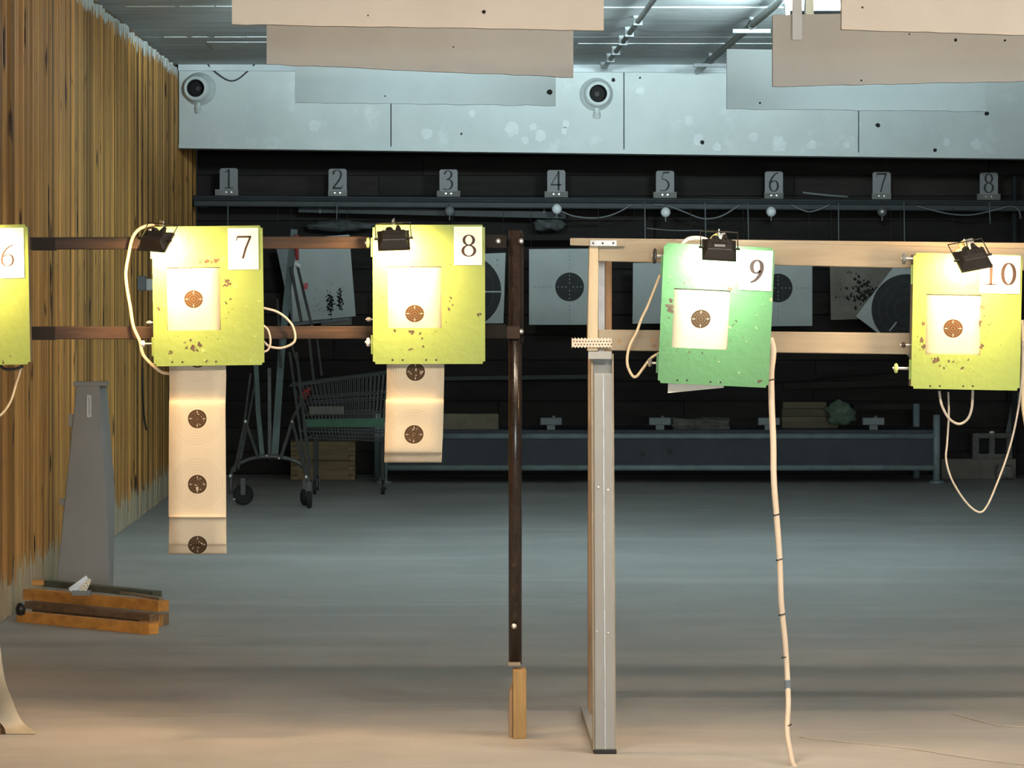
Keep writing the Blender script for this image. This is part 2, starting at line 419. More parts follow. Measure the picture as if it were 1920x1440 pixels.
for px, py, r in ((1150,150,3.5),(1317,267,4),(1646,235,4),(1753,282,3.5),(1850,213,4),(1200,146,2),(865,251,2)):
    p = P(px, py, DB); blob(bm, (p.x, p.z), r*DB/F*1.25, DB-.0015, jag=.3)
obj('bullet_holes', bm, M_hole, bk)['kind'] = 'stuff'
bm = NB()
for px, py, r in ((960,243,17),(1000,238,9),(1013,255,13),(1062,232,9),(1200,170,9),(885,212,8),(1292,225,10),(1310,262,14),(1460,270,18),(1522,272,11),(1412,255,11),(1588,272,8),(1775,268,9),(1830,270,12),(590,235,14),(800,250,12),(985,262,9),(1058,245,8),(1345,275,10)):
    p = P(px, py, DB); blob(bm, (p.x, p.z), r*DB/F, DB-.0008, n=13, jag=.4)
obj('filler_patches', bm, mat('fresh_filler', (.65,.685,.68), .8, var=.08, scale=12), bk)['kind'] = 'stuff'

# ================================================================ CEILING LAMPS (real tube battens)
def batten(x0, x1, D, z, m, label, group):
    t = thing('tube_batten', label, 'light', ((x0+x1)/2, D, z), group=group)
    bm = NB(); box(bm, x0, x1, D-.05, D+.05, z, z+.05); obj('housing', bm, M_white, t)
    for xx in (x0+.015, x1-.015):
        bm = NB(); box(bm, xx-.012, xx+.012, D-.045, D+.045, z-.045, z); obj('lamp_holder', bm, M_white, t)
    for dy in (-.028, .028):
        bm = NB(); tube(bm, [(x0+.03, D+dy, z-.028), (x1-.03, D+dy, z-.028)], .014, 10); obj('tube', bm, m, t, smooth=True)
    for xx in (x0+.2, x1-.2):
        bm = NB(); box(bm, xx-.015, xx+.015, D-.02, D+.02, z+.05, ZC); obj('mount', bm, M_white, t)
batten(-.72, .50, 20.3, 2.93, M_tubec, 'cool white tube batten on the ceiling behind the left baffles', 'cool ceiling tubes')
batten(1.83, 3.05, 20.3, 2.93, M_tubec, 'cool white tube batten on the ceiling above the right baffles', 'cool ceiling tubes')
batten(-.72, .50, 9.4, 2.93, M_tubew, 'tube batten on the ceiling in front of the left targets', 'tubes before the target line')
batten(3.0, 4.22, 9.4, 2.93, M_tubew, 'tube batten on the ceiling at the far right before the targets', 'tubes before the target line')
batten(1.2, 2.42, 9.4, 2.93, M_tubew, 'tube batten on the ceiling in front of the right targets', 'tubes before the target line')

# ================================================================ BAFFLES
def baffle(q, D, m, label, holes=(), hangers=(), front=False):
    t = thing('ceiling_baffle', label, 'baffle', tuple(P((q[0][0]+q[1][0])/2, q[2][1], D)), group='bullet baffles under the ceiling')
    # slightly ragged lower edge
    n = 26; tl, tr, br, bl = q; pts = [tl, tr]
    for k in range(n+1):
        f = k/n; pts.append((br[0]+(bl[0]-br[0])*f, br[1]+(bl[1]-br[1])*f + (random.uniform(-1.1, 1.1) if 0 < k < n else 0)))
    o2 = [P(x, y, D) for x, y in pts]; bm = NB(); prism(bm, [(p.x, p.z) for p in o2], D, D+.04); obj('board', bm, m, t)
    for px, dd in hangers:
        p = P(px, 0, D); zt = H - (tl[1]-VY)/F*D
        bm = NB(); y0 = D-.022 if front and px == hangers[0][0] else D+.041
        zb = H - (75-VY)/F*D if front and px == hangers[0][0] else zt - .12
        box(bm, p.x-.02, p.x+.02, y0, y0+.02, zb, ZC); obj('hanger', bm, M_palev if y0 > D else M_white, t)
    if holes:
        bm = NB()
        for px, py, r in holes:
            p = P(px, py, D); blob(bm, (p.x, p.z), r*D/F*1.25, D-.0012, jag=.3)
        obj('bullet_holes', bm, M_hole, t)['kind'] = 'stuff'
baffle([(435,-92),(1132,-84),(1132,57),(435,45)], 13.0, M_baf, 'beige front baffle board hanging over lanes seven and eight', [(907,22,3.5),(690,29,1.5)], [(520,0),(1040,0)])
baffle([(500,14),(1075,24),(1075,145),(500,120)], 15.7, M_baf, 'grey green middle baffle behind the beige left baffle', [(850,88,1.5)], [(560,0),(1010,0)])
baffle([(553,92),(1042,98),(1042,198),(553,192)], 18.5, M_bafcool, 'rear left baffle tinted by cool light with a bullet hole at its right end', [(1031,173,5),(722,180,1.6)], [(600,0),(990,0)])
baffle([(1578,-90),(2275,-74),(2275,76),(1578,55)], 13.0, M_baf, 'pinkish front baffle board at the top right corner', [(1617,14,2)], [(1660,0),(2190,0)])
baffle([(1449,28),(1578,18),(2030,16),(2030,152)][:1]+[(2024,18),(2024,150),(1449,162)], 15.7, M_baf, 'taupe right baffle with a wooden hanger on its face', [(1792,75,3),(1884,76,2.2),(1705,64,1.6),(1615,151,1.8)], [(1494,0),(1960,0)], True)
baffle([(1363,92),(1849,98),(1849,209),(1363,204)], 18.5, M_bafcool, 'rear right baffle tinted by cool light below the taupe one', [(1425,193,2)], [(1520,0),(1800,0)])

# unseen directional lamps added to light the bulkhead and the baffle faces
def added_lamp(x, D, z, k, label, pitch=21, col=(.74, .95, 1.0)):
    t = thing('added_floodlight', label, 'light', (x, D, z), (R(pitch), 0, 0), group='added floodlights behind the baffles')
    bm = NB(); hexa(bm, [(-.22,-.07,-.06),(.22,-.07,-.06),(.22,-.07,.06),(-.22,-.07,.06),(-.28,.04,-.10),(.28,.04,-.10),(.28,.04,.10),(-.28,.04,.10)]); obj('housing', bm, M_black, t, True)
    bm = NB(); box(bm, -.27, .27, .041, .045, -.09, .09); obj('lens', bm, emit('cool_lens', (.72,.95,1.0), 8.0), t, True)
    for sx in (-.2, .2):
        bm = NB(); box(bm, sx-.012, sx+.012, -.02, .02, .075, ZC-z); obj('bracket', bm, M_galv, t, True)
    ld = bpy.data.lights.new('added_beam', 'AREA'); ld.shape = 'RECTANGLE'; ld.size = .5; ld.size_y = .16; ld.energy = ADDED_W*k; ld.color = col; ld.spread = R(66)
    lo = mk('added_beam', ld, t); lo.location = (0, .05, 0); lo.rotation_euler = (R(90), 0, 0)
added_lamp(-.1, 19.0, 2.72, 1.0, 'added cool floodlight hidden behind the rear left baffle')
added_lamp(2.02, 19.0, 2.72, 1.0, 'added cool floodlight hidden behind the rear right baffle')
added_lamp(-.1, 16.2, 2.47, .10, 'added cool floodlight hidden behind the middle left baffle')
added_lamp(2.02, 16.2, 2.47, .10, 'added cool floodlight hidden behind the middle right baffle')

added_lamp(-.1, 13.35, 2.47, .015, 'added neutral floodlight hidden behind the front left baffle', 8, (1, .97, .86))
added_lamp(2.02, 13.35, 2.47, .015, 'added neutral floodlight hidden behind the front right baffle', 8, (1, .97, .86))

# ceiling conduits
bm = NB(); x = 1.116; zc = 2.972; tube(bm, [(x, DB-.06, zc), (x, 8, zc)], .016, 8)
cp = thing('ceiling_conduit', 'thin clamped conduit running along the ceiling above the round vent', 'pipe', (x, DB-.06, zc)); obj('pipe', bm, M_ceilw, cp, smooth=True)
for D in (26.4, 25.4, 24.6, 23.6, 22.8, 21.8):
    bm = NB(); box(bm, x-.026, x+.026, D, D+.05, zc-.022, ZC); obj('clamp', bm, M_dull, cp)
x = 1.783; zc = 2.957; cp = thing('ceiling_conduit', 'stout pipe on cross brackets along the ceiling beside the right baffles', 'pipe', (x, DB-.06, zc))
bm = NB(); tube(bm, [(x, DB-.06, zc), (x, 8, zc)], .022, 10); obj('pipe', bm, M_bulk, cp, smooth=True)
for D in (25.3, 21.9, 18.5):
    bm = NB(); box(bm, x-.11, x+.11, D, D+.06, zc-.045, zc-.022); box(bm, x-.012, x+.012, D+.01, D+.04, zc-.03, ZC); obj('bracket', bm, M_dull, cp)
    bm = NB(); tube(bm, [(x, D-.05, zc), (x, D, zc)], .027, 10); obj('sleeve', bm, M_darkc, cp)

# round vents
def vent(px, py, label, tilt):
    c = P(px, py, DB); t = thing('round_vent', label, 'vent', tuple(c), (0, 0, R(tilt)), group='round vents on the bulkhead')
    T = Matrix.Rotation(R(90), 4, 'X'); s = DB/F
    bm = NB(); lathe(bm, [(31*s, 0), (31*s, .02), (27*s, .03), (25*s, .10), (22*s, .135), (19*s, .142), (16.5*s, .13)], T, 28, False); obj('collar', bm, M_bulk, t, True, True)
    bm = NB(); lathe(bm, [(16.5*s, .13), (15.5*s, .11), (15*s, .025), (.5*s, .024)], T, 24, False); obj('shaded_throat', bm, M_hole, t, True)  # inner wall blackened; the shade of its depth is put into the colour
    bm = NB(); lathe(bm, [(5*s, .022), (5*s, .045), (3.5*s, .05), (2*s, .04), (1.5*s, .03)], T, 16); obj('hub', bm, mat('vent_hub', (.07,.06,.06), .7), t, True, True)
    bm = NB(); tube(bm, [(0, -.03, -26*s), (0, -.05, -36*s), (0, -.03, -41*s)], lambda f: (4+3*f)*s, 8); obj('stem', bm, M_bulk, t, True)
vent(374, 167, 'round white vent collar beside the slatted wall corner', -9)
vent(1118, 177, 'round white vent collar right of the rear left baffle', 4)
bm = NB(); tube(bm, [P(385,112,DB-.06), P(398,130,DB-.04), P(435,152,DB-.012), P(470,128,DB-.03), P(498,92,DB-.3), P(520,60,DB-1.6)], .006, 6, 6)
tag(obj('loose_wire', bm, M_darkc, smooth=True), 'black wire drooping over the bulkhead beside the left vent', 'wire')

# ================================================================ GLYPHS
def strokes(d):
    E = lambda cx, cy, rx, ry, n=28: [(cx+rx*math.sin(2*math.pi*k/n), cy+ry*math.cos(2*math.pi*k/n)) for k in range(n+1)]
    six = [(.53,.985),(.34,.88),(.17,.65),(.09,.38),(.13,.12),(.29,.015),(.45,.10),(.51,.30),(.45,.50),(.31,.57),(.14,.46)]
    T = {
    '0': [(E(.3,.5,.235,.485), None, 0)],
    '1': [([(.3,1),(.3,.02)], .095, 0), ([(.10,.83),(.3,.97)], .05, 0), ([(.07,.022),(.53,.022)], .045, 0)],
    '2': [([(.07,.76),(.13,.93),(.28,.985),(.44,.90),(.47,.72),(.38,.48),(.06,.05)], None, 5), ([(.04,.045),(.52,.045)], .09, 0), ([(.51,.04),(.57,.20)], .035, 0)],
    '3': [([(.08,.80),(.16,.94),(.29,.985),(.43,.90),(.44,.72),(.33,.58),(.2,.53)], None, 5), ([(.2,.53),(.40,.49),(.49,.31),(.42,.09),(.23,.01),(.04,.06)], None, 5)],
    '4': [([(.43,.98),(.04,.30)], .04, 0), ([(.02,.29),(.57,.29)], .075, 0), ([(.42,1),(.42,0)], .10, 0)],
    '5': [([(.2,.945),(.52,.965)], .085, 0), ([(.21,.95),(.13,.62)], .04, 0), ([(.13,.62),(.31,.59),(.46,.45),(.48,.25),(.37,.07),(.19,.01),(.04,.05)], None, 5)],
    '6': [(six, None, 5)],
    '7': [([(.05,.95),(.56,.95)], .09, 0), ([(.06,.95),(.03,.78)], .035, 0), ([(.535,.95),(.36,.45),(.25,.0)], .075, 0)],
    '8': [(E(.3,.75,.175,.225), None, 0), (E(.3,.265,.215,.25), None, 0)],
    '9': [([(.6-a, 1-b) for a, b in six], None, 5)]}
    return T[d]
def glyph(bm, ch, x0, z0, h, y, weight=1.0):
    for pts, wd, sm in strokes(ch):
        pp = [Vector((a, 0, b)) for a, b in pts]
        if sm: pp = smooth_pts(pp, sm)
        L_ = []; n = len(pp)
        for i, p in enumerate(pp):
            d = (pp[min(i+1,n-1)] - pp[max(i-1,0)]).normalized()
            ww = (wd if wd else .042 + .062*abs(d.z)**1.6) * weight
            s = Vector((-d.z, 0, d.x)) * ww/2
            L_.append((p-s, p+s))
        vs = [[bm.verts.new((x0+q.x*h, y, z0+q.z*h)) for q in pr] for pr in L_]
        for a, b in zip(vs, vs[1:]): bm.faces.new([a[0], b[0], b[1], a[1]])

# ================================================================ NEAR TARGET BOXES
def rollbox(c):
    tl, tr, br, bl = [Vector(p) for p in c]
    ctr = (tl+tr+br+bl)/4; wv = ((tr-tl)+(br-bl))/2; hv = ((bl-tl)+(br-tr))/2
    return ctr, wv.length, hv.length, math.atan2(hv.x*-1, hv.y)     # roll: clockwise positive on screen
class TBox: pass
def target_box(label, corners, D, win, card, num, numrect, m, chips, holes, weight=1.0, light_pits=()):
    b = TBox(); ctr, wpx, hpx, roll = rollbox(corners); s = D/F; b.s = s; b.D = D
    base = P(ctr.x, ctr.y, D); b.t = thing('target_box', label, 'target box', tuple(base), (0, roll, 0), group='numbered target boxes on the rails')
    cr, sr = math.cos(roll), math.sin(roll)
    def Lc(px, py):
        dx, dz = (px-ctr.x)*s, -(py-ctr.y)*s
        return (dx*cr - dz*sr, dx*sr + dz*cr)
    b.L = Lc; wd, ht = wpx*s, hpx*s; b.w, b.h = wd, ht
    def Wd(x, y, z): return W[b.t] @ Vector((x, y, z))
    b.W = Wd
    x0, z1 = Lc(*win[0]); x1, z0 = Lc(*win[1]); b.win = (x0, x1, z0, z1)
    # front plate with its window
    bm = NB(); xs = [-wd/2, x0, x1, wd/2]; zs = [-ht/2, z0, z1, ht/2]
    for y, fl in ((0, 1), (.005, 0)):
        g = [[bm.verts.new((x, y, z)) for z in zs] for x in xs]
        for i in range(3):
            for j in range(3):
                if i == 1 and j == 1: continue
                bm.faces.new([g[i][j], g[i+1][j], g[i+1][j+1], g[i][j+1]])
        if fl: g0 = g
    def wall(loop):
        for (i, j), (k, l) in zip(loop, loop[1:]+loop[:1]): bm.faces.new([g0[i][j], g0[k][l], g[k][l], g[i][j]])
    wall([(0,0),(1,0),(2,0),(3,0),(3,1),(3,2),(3,3),(2,3),(1,3),(0,3),(0,2),(0,1)]); wall([(1,1),(2,1),(2,2),(1,2)])
    ce = [e for e in bm.edges if abs(e.verts[0].co.y-e.verts[1].co.y) > .003 and abs(abs(e.verts[0].co.x)-wd/2) < 1e-5 and abs(abs(e.verts[0].co.z)-ht/2) < 1e-5]
    bmesh.ops.bevel(bm, geom=ce, offset=.008, segments=3, affect='EDGES')
    plate = obj('front_plate', bm, m, b.t, True)
    # open-bottomed tray behind it
    bm = NB(); i_, dp = .006, .105; t_ = .003
    box(bm, -wd/2+i_, -wd/2+i_+t_, .005, dp, -ht/2+i_, ht/2-i_); box(bm, wd/2-i_-t_, wd/2-i_, .005, dp, -ht/2+i_, ht/2-i_)
    box(bm, -wd/2+i_, wd/2-i_, .005, dp, ht/2-i_-t_, ht/2-i_); box(bm, -wd/2+i_, wd/2-i_, dp, dp+t_, -ht/2+i_, ht/2-i_)
    obj('tray', bm, mat('box_tray_brown', (.16, .13, .09), .6, var=.3), b.t, True)
    # chipped paint
    bm = NB()
    for px, py, r in chips:
        x, z = Lc(px, py)
        for k in range(4): blob(bm, (x+random.uniform(-.6,.6)*r*s, z+random.uniform(-.6,.6)*r*s), r*s*random.uniform(.35,.8), -.0004-.0001*k, n=11, jag=.75)
    for k in range(48):        # shot that missed the window
        a = random.random()*2*math.pi; q = 1.05 + abs(random.gauss(0, .28))
        x = (x0+x1)/2 + math.cos(a)*(x1-x0)/2*q*1.15; z = (z0+z1)/2 - .01 + math.sin(a)*(z1-z0)/2*q*1.1
        if x0-.003 < x < x1+.003 and z0-.003 < z < z1+.003: continue
        if abs(x) > wd/2-.01 or abs(z) > ht/2-.02 or z > z1+.03: continue
        blob(bm, (x, z), random.uniform(.0007, .0026), -.0004, n=7, jag=.6)
    obj('chipped_paint', bm, M_chip, plate, True)['kind'] = 'stuff'
    bm = NB()
    for px, py in holes:
        x, z = Lc(px, py); blob(bm, (x, z), 2.0*s, -.0005, n=10, jag=.1)
    obj('screw_hole', bm, M_hole, plate, True)['kind'] = 'stuff'
    # number card and its numeral
    cx0, cz1 = Lc(*card[0]); cx1, cz0 = Lc(*card[1])
    bm = NB(); box(bm, cx0, cx1, -.0025, -.0008, cz0, cz1); nc = obj('number_card', bm, M_card, b.t, True)
    bm = NB()
    for ch, (a0, b0, a1, b1) in zip(num, numrect):
        gx, gz = Lc(a0, b1); gh = (b1-b0)*s
        tmp = NB(); glyph(tmp, ch, 0, 0, gh, -.0030, weight)
        xsn = [v.co.x for v in tmp.verts]; f = ((a1-a0)*s)/(max(xsn)-min(xsn)); mn = min(xsn)
        for v in tmp.verts: v.co.x = (v.co.x-mn)*f + gx; v.co.z += gz
        me = bpy.data.meshes.new('t'); tmp.to_mesh(me); tmp.free(); bm.from_mesh(me); bpy.data.meshes.remove(me)
    nu = obj('numeral', bm, M_ink, nc, True); nu['label'] = 'dark serif numeral ' + num
    return b
DFA, DFB = 11.88, 11.45
b6 = target_box('lime target box with number six cut by the left picture edge', [(-158,423),(52,422),(57,684),(-153,686)], DFA, [(-131,500),(-30,617)], [(-22,428),(46,521)], '6', [(2,459,27,500)], M_plate_warm,
    [(20,668,2.5),(5,676,2)], [(-117,678),(-98,678),(-54,678),(6,680)], .75)
b7 = target_box('lime target box marked seven nearest the slatted wall', [(285,425),(492,423),(496,685),(288,686)], DFA, [(312,502),(414,619)], [(427,428),(485,505)], '7', [(443,442,472,485)], M_plate_warm,
    [(402,486,9),(392,490,6),(383,491,5),(374,490,5),(427,529,8),(421,536,5),(424,567,3.5),(366,653,9),(376,644,7),(320,661,5),(357,636,4),(346,641,3),(350,651,3),(298,579,4),(387,677,3.5),(432,561,3)], [(323,679),(342,679),(405,678)])
b8 = target_box('lime target box marked eight beside the black pipe', [(699,421),(909,422),(910,683),(699,682)], DFA, [(727,500),(828,615)], [(851,425),(904,497)], '8', [(865,440,893,481)], M_plate_warm,
    [(846,559,3),(842,580,4),(774,624,6),(768,621,4),(788,625,4),(791,635,3.5),(898,590,4.5),(717,558,2.5),(848,572,2.5),(740,620,3),(770,656,4),(795,650,3)], [(736,675),(755,675),(799,675),(818,675)])
b9 = target_box('green target box marked nine lit by a whiter lamp', [(1245,455),(1453,465),(1441,727),(1233,718)], DFB, [(1264,540),(1364,656)], [(1389,468),(1446,546)], '9', [(1404,487,1431,530)], M_plate_white,
    [(1258,562,7),(1258,577,10),(1253,595,3),(1369,543,6),(1380,602,3),(1375,609,2.5),(1292,661,3),(1425,715,5),(1317,662,2.5),(1283,530,2.5)], [(1270,713),(1288,713),(1332,716),(1351,717)], 1.6)
b10 = target_box('lime target box marked ten at the right picture edge', [(1713,474),(1917,478),(1912,731),(1708,730)], DFB, [(1737,551),(1838,666)], [(1838,478),(1912,551)], '10', [(1847,494,1868,534),(1876,493,1905,534)], M_plate_warm,
    [(1731,606,5.5),(1726,636,6),(1731,650,6),(1841,575,5),(1840,605,5),(1841,650,6),(1755,674,7),(1779,678,3.5),(1787,677,3),(1816,675,3),(1854,609,2.5),(1762,686,3),(1770,690,3),(1805,690,4),(1846,593,3)], [(1744,724),(1762,724),(1806,724),(1824,724)], 1.35)

def knob(b, px, py, m, parts='wing_nut', sc_=1.0):
    x, z = b.L(px, py); s = b.s
    bm = NB(); tube(bm, [(x-6*s, .04, z), (-b.w/2+.01, .04, z)], 3.2*s*sc_, 8); obj('hinge_bolt', bm, M_screw, b.t, True)
    bm = NB(); lathe(bm, [(3*s, -4*s), (9*s*sc_, -3*s), (11*s*sc_, 0), (9*s*sc_, 3*s), (3*s, 4*s)], Matrix.Translation((x, .04, z)) @ Matrix.Rotation(R(90), 4, 'Y'), 10); obj(parts, bm, m, b.t, True)
knob(b7, 266, 645, M_white, 'wing_nut', .6); knob(b7, 278, 605, M_screw, 'nut', .35); knob(b7, 280, 437, M_white, 'wing_nut', .8)
knob(b8, 690, 455, M_knobg); knob(b8, 690, 642, M_white, 'wing_nut', .8); knob(b8, 691, 599, M_screw, 'nut', .4)
knob(b9, 1229, 480, M_darkc, 'hook_nut', 1.4); knob(b9, 1220, 681, M_screw, 'wing_nut', .7)
knob(b10, 1683, 691, M_knobg, 'wing_nut', .9); knob(b10, 1698, 485, M_dull, 'hook_nut', 1.0); knob(b10, 1697, 647, M_chip, 'nut', .5)
for b in (b8, b7, b10, b9):      # hinge leaves on the left edge
    for z in (-.36, .34):
        bm = NB(); box(bm, -b.w/2-.006, -b.w/2+.01, .006, .012, b.h*z-.03, b.h*z+.03)
        obj('hinge_leaf', bm, M_plate_warm if b is not b9 else M_plate_white, b.t, True)

# paper strips running behind the windows
def strip(b, label, marks, prof, pxw):
    """prof: (py, offset behind plate, px left, px right) ; marks: py of printed bulls"""
    bm = NB(); uvl = bm.loops.layers.uv.new('UVMap'); s = b.s
    def vmap(py):
        for i in range(len(marks)-1):
            if py <= marks[i+1] or i == len(marks)-2:
                return -.2*(i + (py-marks[i])/(marks[i+1]-marks[i]))
    rows = []
    sp = smooth_pts([Vector((p[0], p[1]*1000, 0)) for p in prof], 5); sq = smooth_pts([Vector((p[2], p[3], 0)) for p in prof], 5)
    for a, c in zip(sp, sq):
        py, off = a.x, a.y/1000
        D = b.D + off; row = []
        for k in range(5):
            f = k/4; px = c.x + (c.y-c.x)*f
            # keep pixel position on the plate plane, push back in depth
            p = P(px, py, b.D); row.append((bm.verts.new((p.x, D, p.z)), (f-.5)*pxw*s, vmap(py)))
        rows.append(row)
    for r0, r1 in zip(rows, rows[1:]):
        for k in range(4):
            q = [r0[k], r0[k+1], r1[k+1], r1[k]]; fc = bm.faces.new([e[0] for e in q])
            for l, e in zip(fc.loops, q): l[uvl].uv = (e[1], e[2])
    o = obj('paper_target_strip', bm, M_paper, smooth=True)
    so = o.modifiers.new('thickness', 'SOLIDIFY'); so.thickness = .0004
    return tag(o, label, 'paper strip', 'paper target strips in the boxes')
def straight(pxl, pxr, y0, y1, off=.0056): return [(y0, off, pxl, pxr), ((y0+y1)/2, off, pxl, pxr), (y1, off, pxl, pxr)]
strip(b7, 'long paper strip with three bullseyes hanging from box seven', [561,673,785,909,1022,1140],
    [(492,.0056,309,416),(600,.0056,310,417),(690,.022,316,423),(745,.034,316,422),(765,.022,316,422),(850,.012,316,423),(955,.004,316,424),(969,-.006,317,424),(974,.004,317,424),(1016,.012,316,424),(1024,.020,315,424),(1040,.036,314,424)], 107)
strip(b8, 'short paper strip with two bullseyes hanging from box eight', [588,697,815,930],
    [(492,.0056,725,831),(600,.0056,724,831),(686,.020,725,833),(745,.034,724,832),(750,.022,723,832),(757,.010,723,832),(800,.012,722,831),(845,.006,721,829),(850,.016,721,829),(868,.034,720,828)], 107)
o9 = strip(b9, 'paper strip with one bullseye in the green box window', [598,715,830], [(532,.0056,1263,1371),(600,.0056,1260,1368),(665,.0056,1256,1364)], 107)
bm = NB(); pbox(bm, [(1253,715),(1357,722),(1357,727),(1252,737)], DFB+.03, DFB+.0306); tag(obj('paper_scrap', bm, M_card), 'crooked paper end peeking out below the green box', 'paper')
strip(b10, 'paper strip with one bullseye in the window of box ten', [616,733,850], straight(1734, 1841, 545, 672), 107)
strip(b6, 'paper strip from the leftmost box trailing down onto the floor', [560,677,794,911,1028,1145,1262,1380],
    [(492,.0056,-134,-27),(690,.02,-132,-25),(1000,.02,-125,-18),(1250,.14,-118,-6),(1330,.27,-114,5),(1372,.31,-110,20),(1388,.28,-106,42),(1390.2,.20,-104,56)], 107)

# ================================================================ FLOODLIGHTS ON THE BOXES
def floodlight(b, px, py, label, yaw, roll, neutral=False, plate=False, scale=1.0, out=.13, pitch=-42, arm_px=None, power=1.0):
    D = b.D - out; loc = P(px, py, D); rot = Euler((R(pitch), R(roll), R(yaw)), 'XYZ')
    t = thing('floodlight', label, 'lamp', tuple(loc), tuple(rot), group='small floodlights clipped on the target boxes')
    k = scale
    w0, h0, w1, h1 = .047*k, .036*k, .036*k, .020*k      # half sizes: lens side and back side
    bm = NB(); hexa(bm, [(-w1,-.030,-h1),(w1,-.030,-h1),(w1,-.030,h1),(-w1,-.030,h1),(-w0,-.004,-h0),(w0,-.004,-h0),(w0,-.004,h0),(-w0,-.004,h0)])
    hs = obj('housing', bm, M_black, t, True, bevel=.002)
    bm = NB()
    for i in range(-3, 4): box(bm, i*.010*k-.0015, i*.010*k+.0015, -.0335, -.029, h1*.1, h1*.98)
    obj('cooling_fins', bm, M_black, hs, True)
    if plate:
        bm = NB(); box(bm, -.016, .016, -.0312, -.0300, -.012, -.003); obj('maker_plate', bm, M_dull, hs, True)['label'] = 'small grey maker plate'
    bm = NB()
    for a in ((-w0-.003, w0+.003, -h0-.003, -h0+.002), (-w0-.003, w0+.003, h0-.002, h0+.003), (-w0-.003, -w0+.002, -h0, h0), (w0-.002, w0+.003, -h0, h0)):
        box(bm, a[0], a[1], -.006, .002, a[2], a[3])
    obj('bezel', bm, M_black, t, True)
    bm = NB(); box(bm, -w0+.002, w0-.002, -.0035, -.002, -h0+.002, h0-.002); obj('lens', bm, M_lensn if neutral else M_lens, t, True)
    Wi = W[t].inverted()
    top = Wi @ (Vector((loc.x, b.D+.01, H-(b_top(b)-VY)/F*b.D + .012)))
    bm = NB(); ex = w0+.008; zt = h0+.030
    tube(bm, [(-ex,-.012,0), (-ex,-.012,zt), (ex,-.012,zt), (ex,-.012,0)], .0022, 6)
    tube(bm, [(-ex-.006,-.012,0), (-w0+.002,-.012,0)], .004, 6); tube(bm, [(ex+.006,-.012,0), (w0-.002,-.012,0)], .004, 6)
    obj('yoke', bm, M_black, t, True)
    bm = NB(); beam(bm, (0, -.012, zt), top, .018, .003, Vector((1,0,0))); obj('arm', bm, M_galv, t, True)
    bm = NB(); lathe(bm, [(.012*k, 0), (.012*k, .010), (.007*k, .014)], Matrix.Translation((-.012*k, -.016, h0*.72)), 12); lathe(bm, [(.012*k, 0), (.006*k, .022)], Matrix.Translation((.016*k, -.016, h0*.72)), 12)
    obj('cable_gland', bm, M_black, hs, True)
    ld = bpy.data.lights.new('floodlight_beam', 'AREA'); ld.shape = 'RECTANGLE'; ld.size = 2*w0-.01; ld.size_y = 2*h0-.01
    ld.energy = LAMP_W*power; ld.color = NEUT if neutral else WARM; ld.spread = R(150)
    lo = mk('floodlight_beam', ld, t); lo.location = (0, .004, 0); lo.rotation_euler = (R(90), 0, 0)
    return t
def b_top(b): return {id(b6):422, id(b7):424, id(b8):421, id(b9):460, id(b10):476}[id(b)]
floodlight(b6, -60, 452, 'floodlight on the box at the left picture edge', 0, 0, power=.7)
floodlight(b7, 293, 454, 'black floodlight turned inward at the corner of box seven', -28, 4)
floodlight(b8, 738, 452, 'black floodlight facing straight onto box eight', 3, -2)
floodlight(b9, 1348, 470, 'black floodlight with a small grey plate on the green box', 0, 3, True, True, 1.02, power=.42)
floodlight(b10, 1823, 488, 'black floodlight tilted on top of box ten', 14, -10, power=.72)
# grey clamp and yellow ties above lamps nine and ten
for b, q, lab in ((b9, [(1347,438),(1360,436),(1363,452),(1346,453)], 'folded metal clamp above the green box lamp'), (b10, [(1812,450),(1824,446),(1830,468),(1817,472)], 'folded metal clamp above the lamp of box ten')):
    t = thing('lamp_clamp', lab, 'clamp', tuple(P(q[3][0], q[3][1], b.D-.02)))
    bm = NB(); pbox(bm, q, b.D-.05, b.D+.02); obj('strap', bm, M_dull, t, bevel=.002)
    bm = NB(); x, y = q[0]; tube(bm, [P(x-3,y+2,b.D-.04), P(x-12,y+9,b.D-.05), P(x-6,y+14,b.D-.05), P(x-20,y+22,b.D-.03)], .006, 6, 4); obj('cable_tie', bm, mat('yellow_tie', (.68,.55,.22), .5), t, smooth=True)

# ================================================================ FRAME A (dark timber and black pipe)
fa = thing('target_stand', 'dark timber rails on a black pipe post holding boxes seven and eight', 'frame', tuple(P(965, 1383, 12.0)))
def rail_px(y0l, y1l, y0r, y1r, x0, x1, D0, D1, m, par, name='rail'):
    bm = NB(); pbox(bm, [(x0,y0l),(x1,y0r),(x1,y1r),(x0,y1l)], D0, D1); return obj(name, bm, m, par, bevel=.003)
rail_px(446, 469, 443, 466, -330, 690, 11.995, 12.04, M_darkwood, fa)
rail_px(613, 637, 611, 635, -330, 975, 11.995, 12.04, M_darkwood, fa)
rail_px(440, 466, 440, 466, 905, 950, 12.0, 12.045, M_tape, fa, 'end_plate'); rail_px(608, 635, 608, 635, 905, 950, 11.985, 11.994, M_tape, fa, 'end_plate')
for y0, y1 in ((445.5, 469.5), (612.5, 637.5)):
    bm = NB(); prect(bm, 60, 103, y0, y1, 11.99, 12.045); obj('tape_wrap', bm, M_tape, fa)
bm = NB(); tube(bm, [P(966,1245,12.03), P(966,432,12.03)], 12.5*12/F, 16); pp = obj('pipe_post', bm, M_blackp, fa, smooth=True)
for px, py in ((934,452),(977,452),(934,621),(977,621),(964,1174)):
    bm = NB(); lathe(bm, [(5*12/F, 0), (5*12/F, .006), (2*12/F, .010)], toward(P(px, py, 12.005 if py < 1000 else 12.008)), 12); obj('screw', bm, M_screw, pp if px == 964 else fa)
bm = NB(); prect(bm, 974, 982, 436, 642, 12.02, 12.05); obj('side_strip', bm, M_tape, fa)
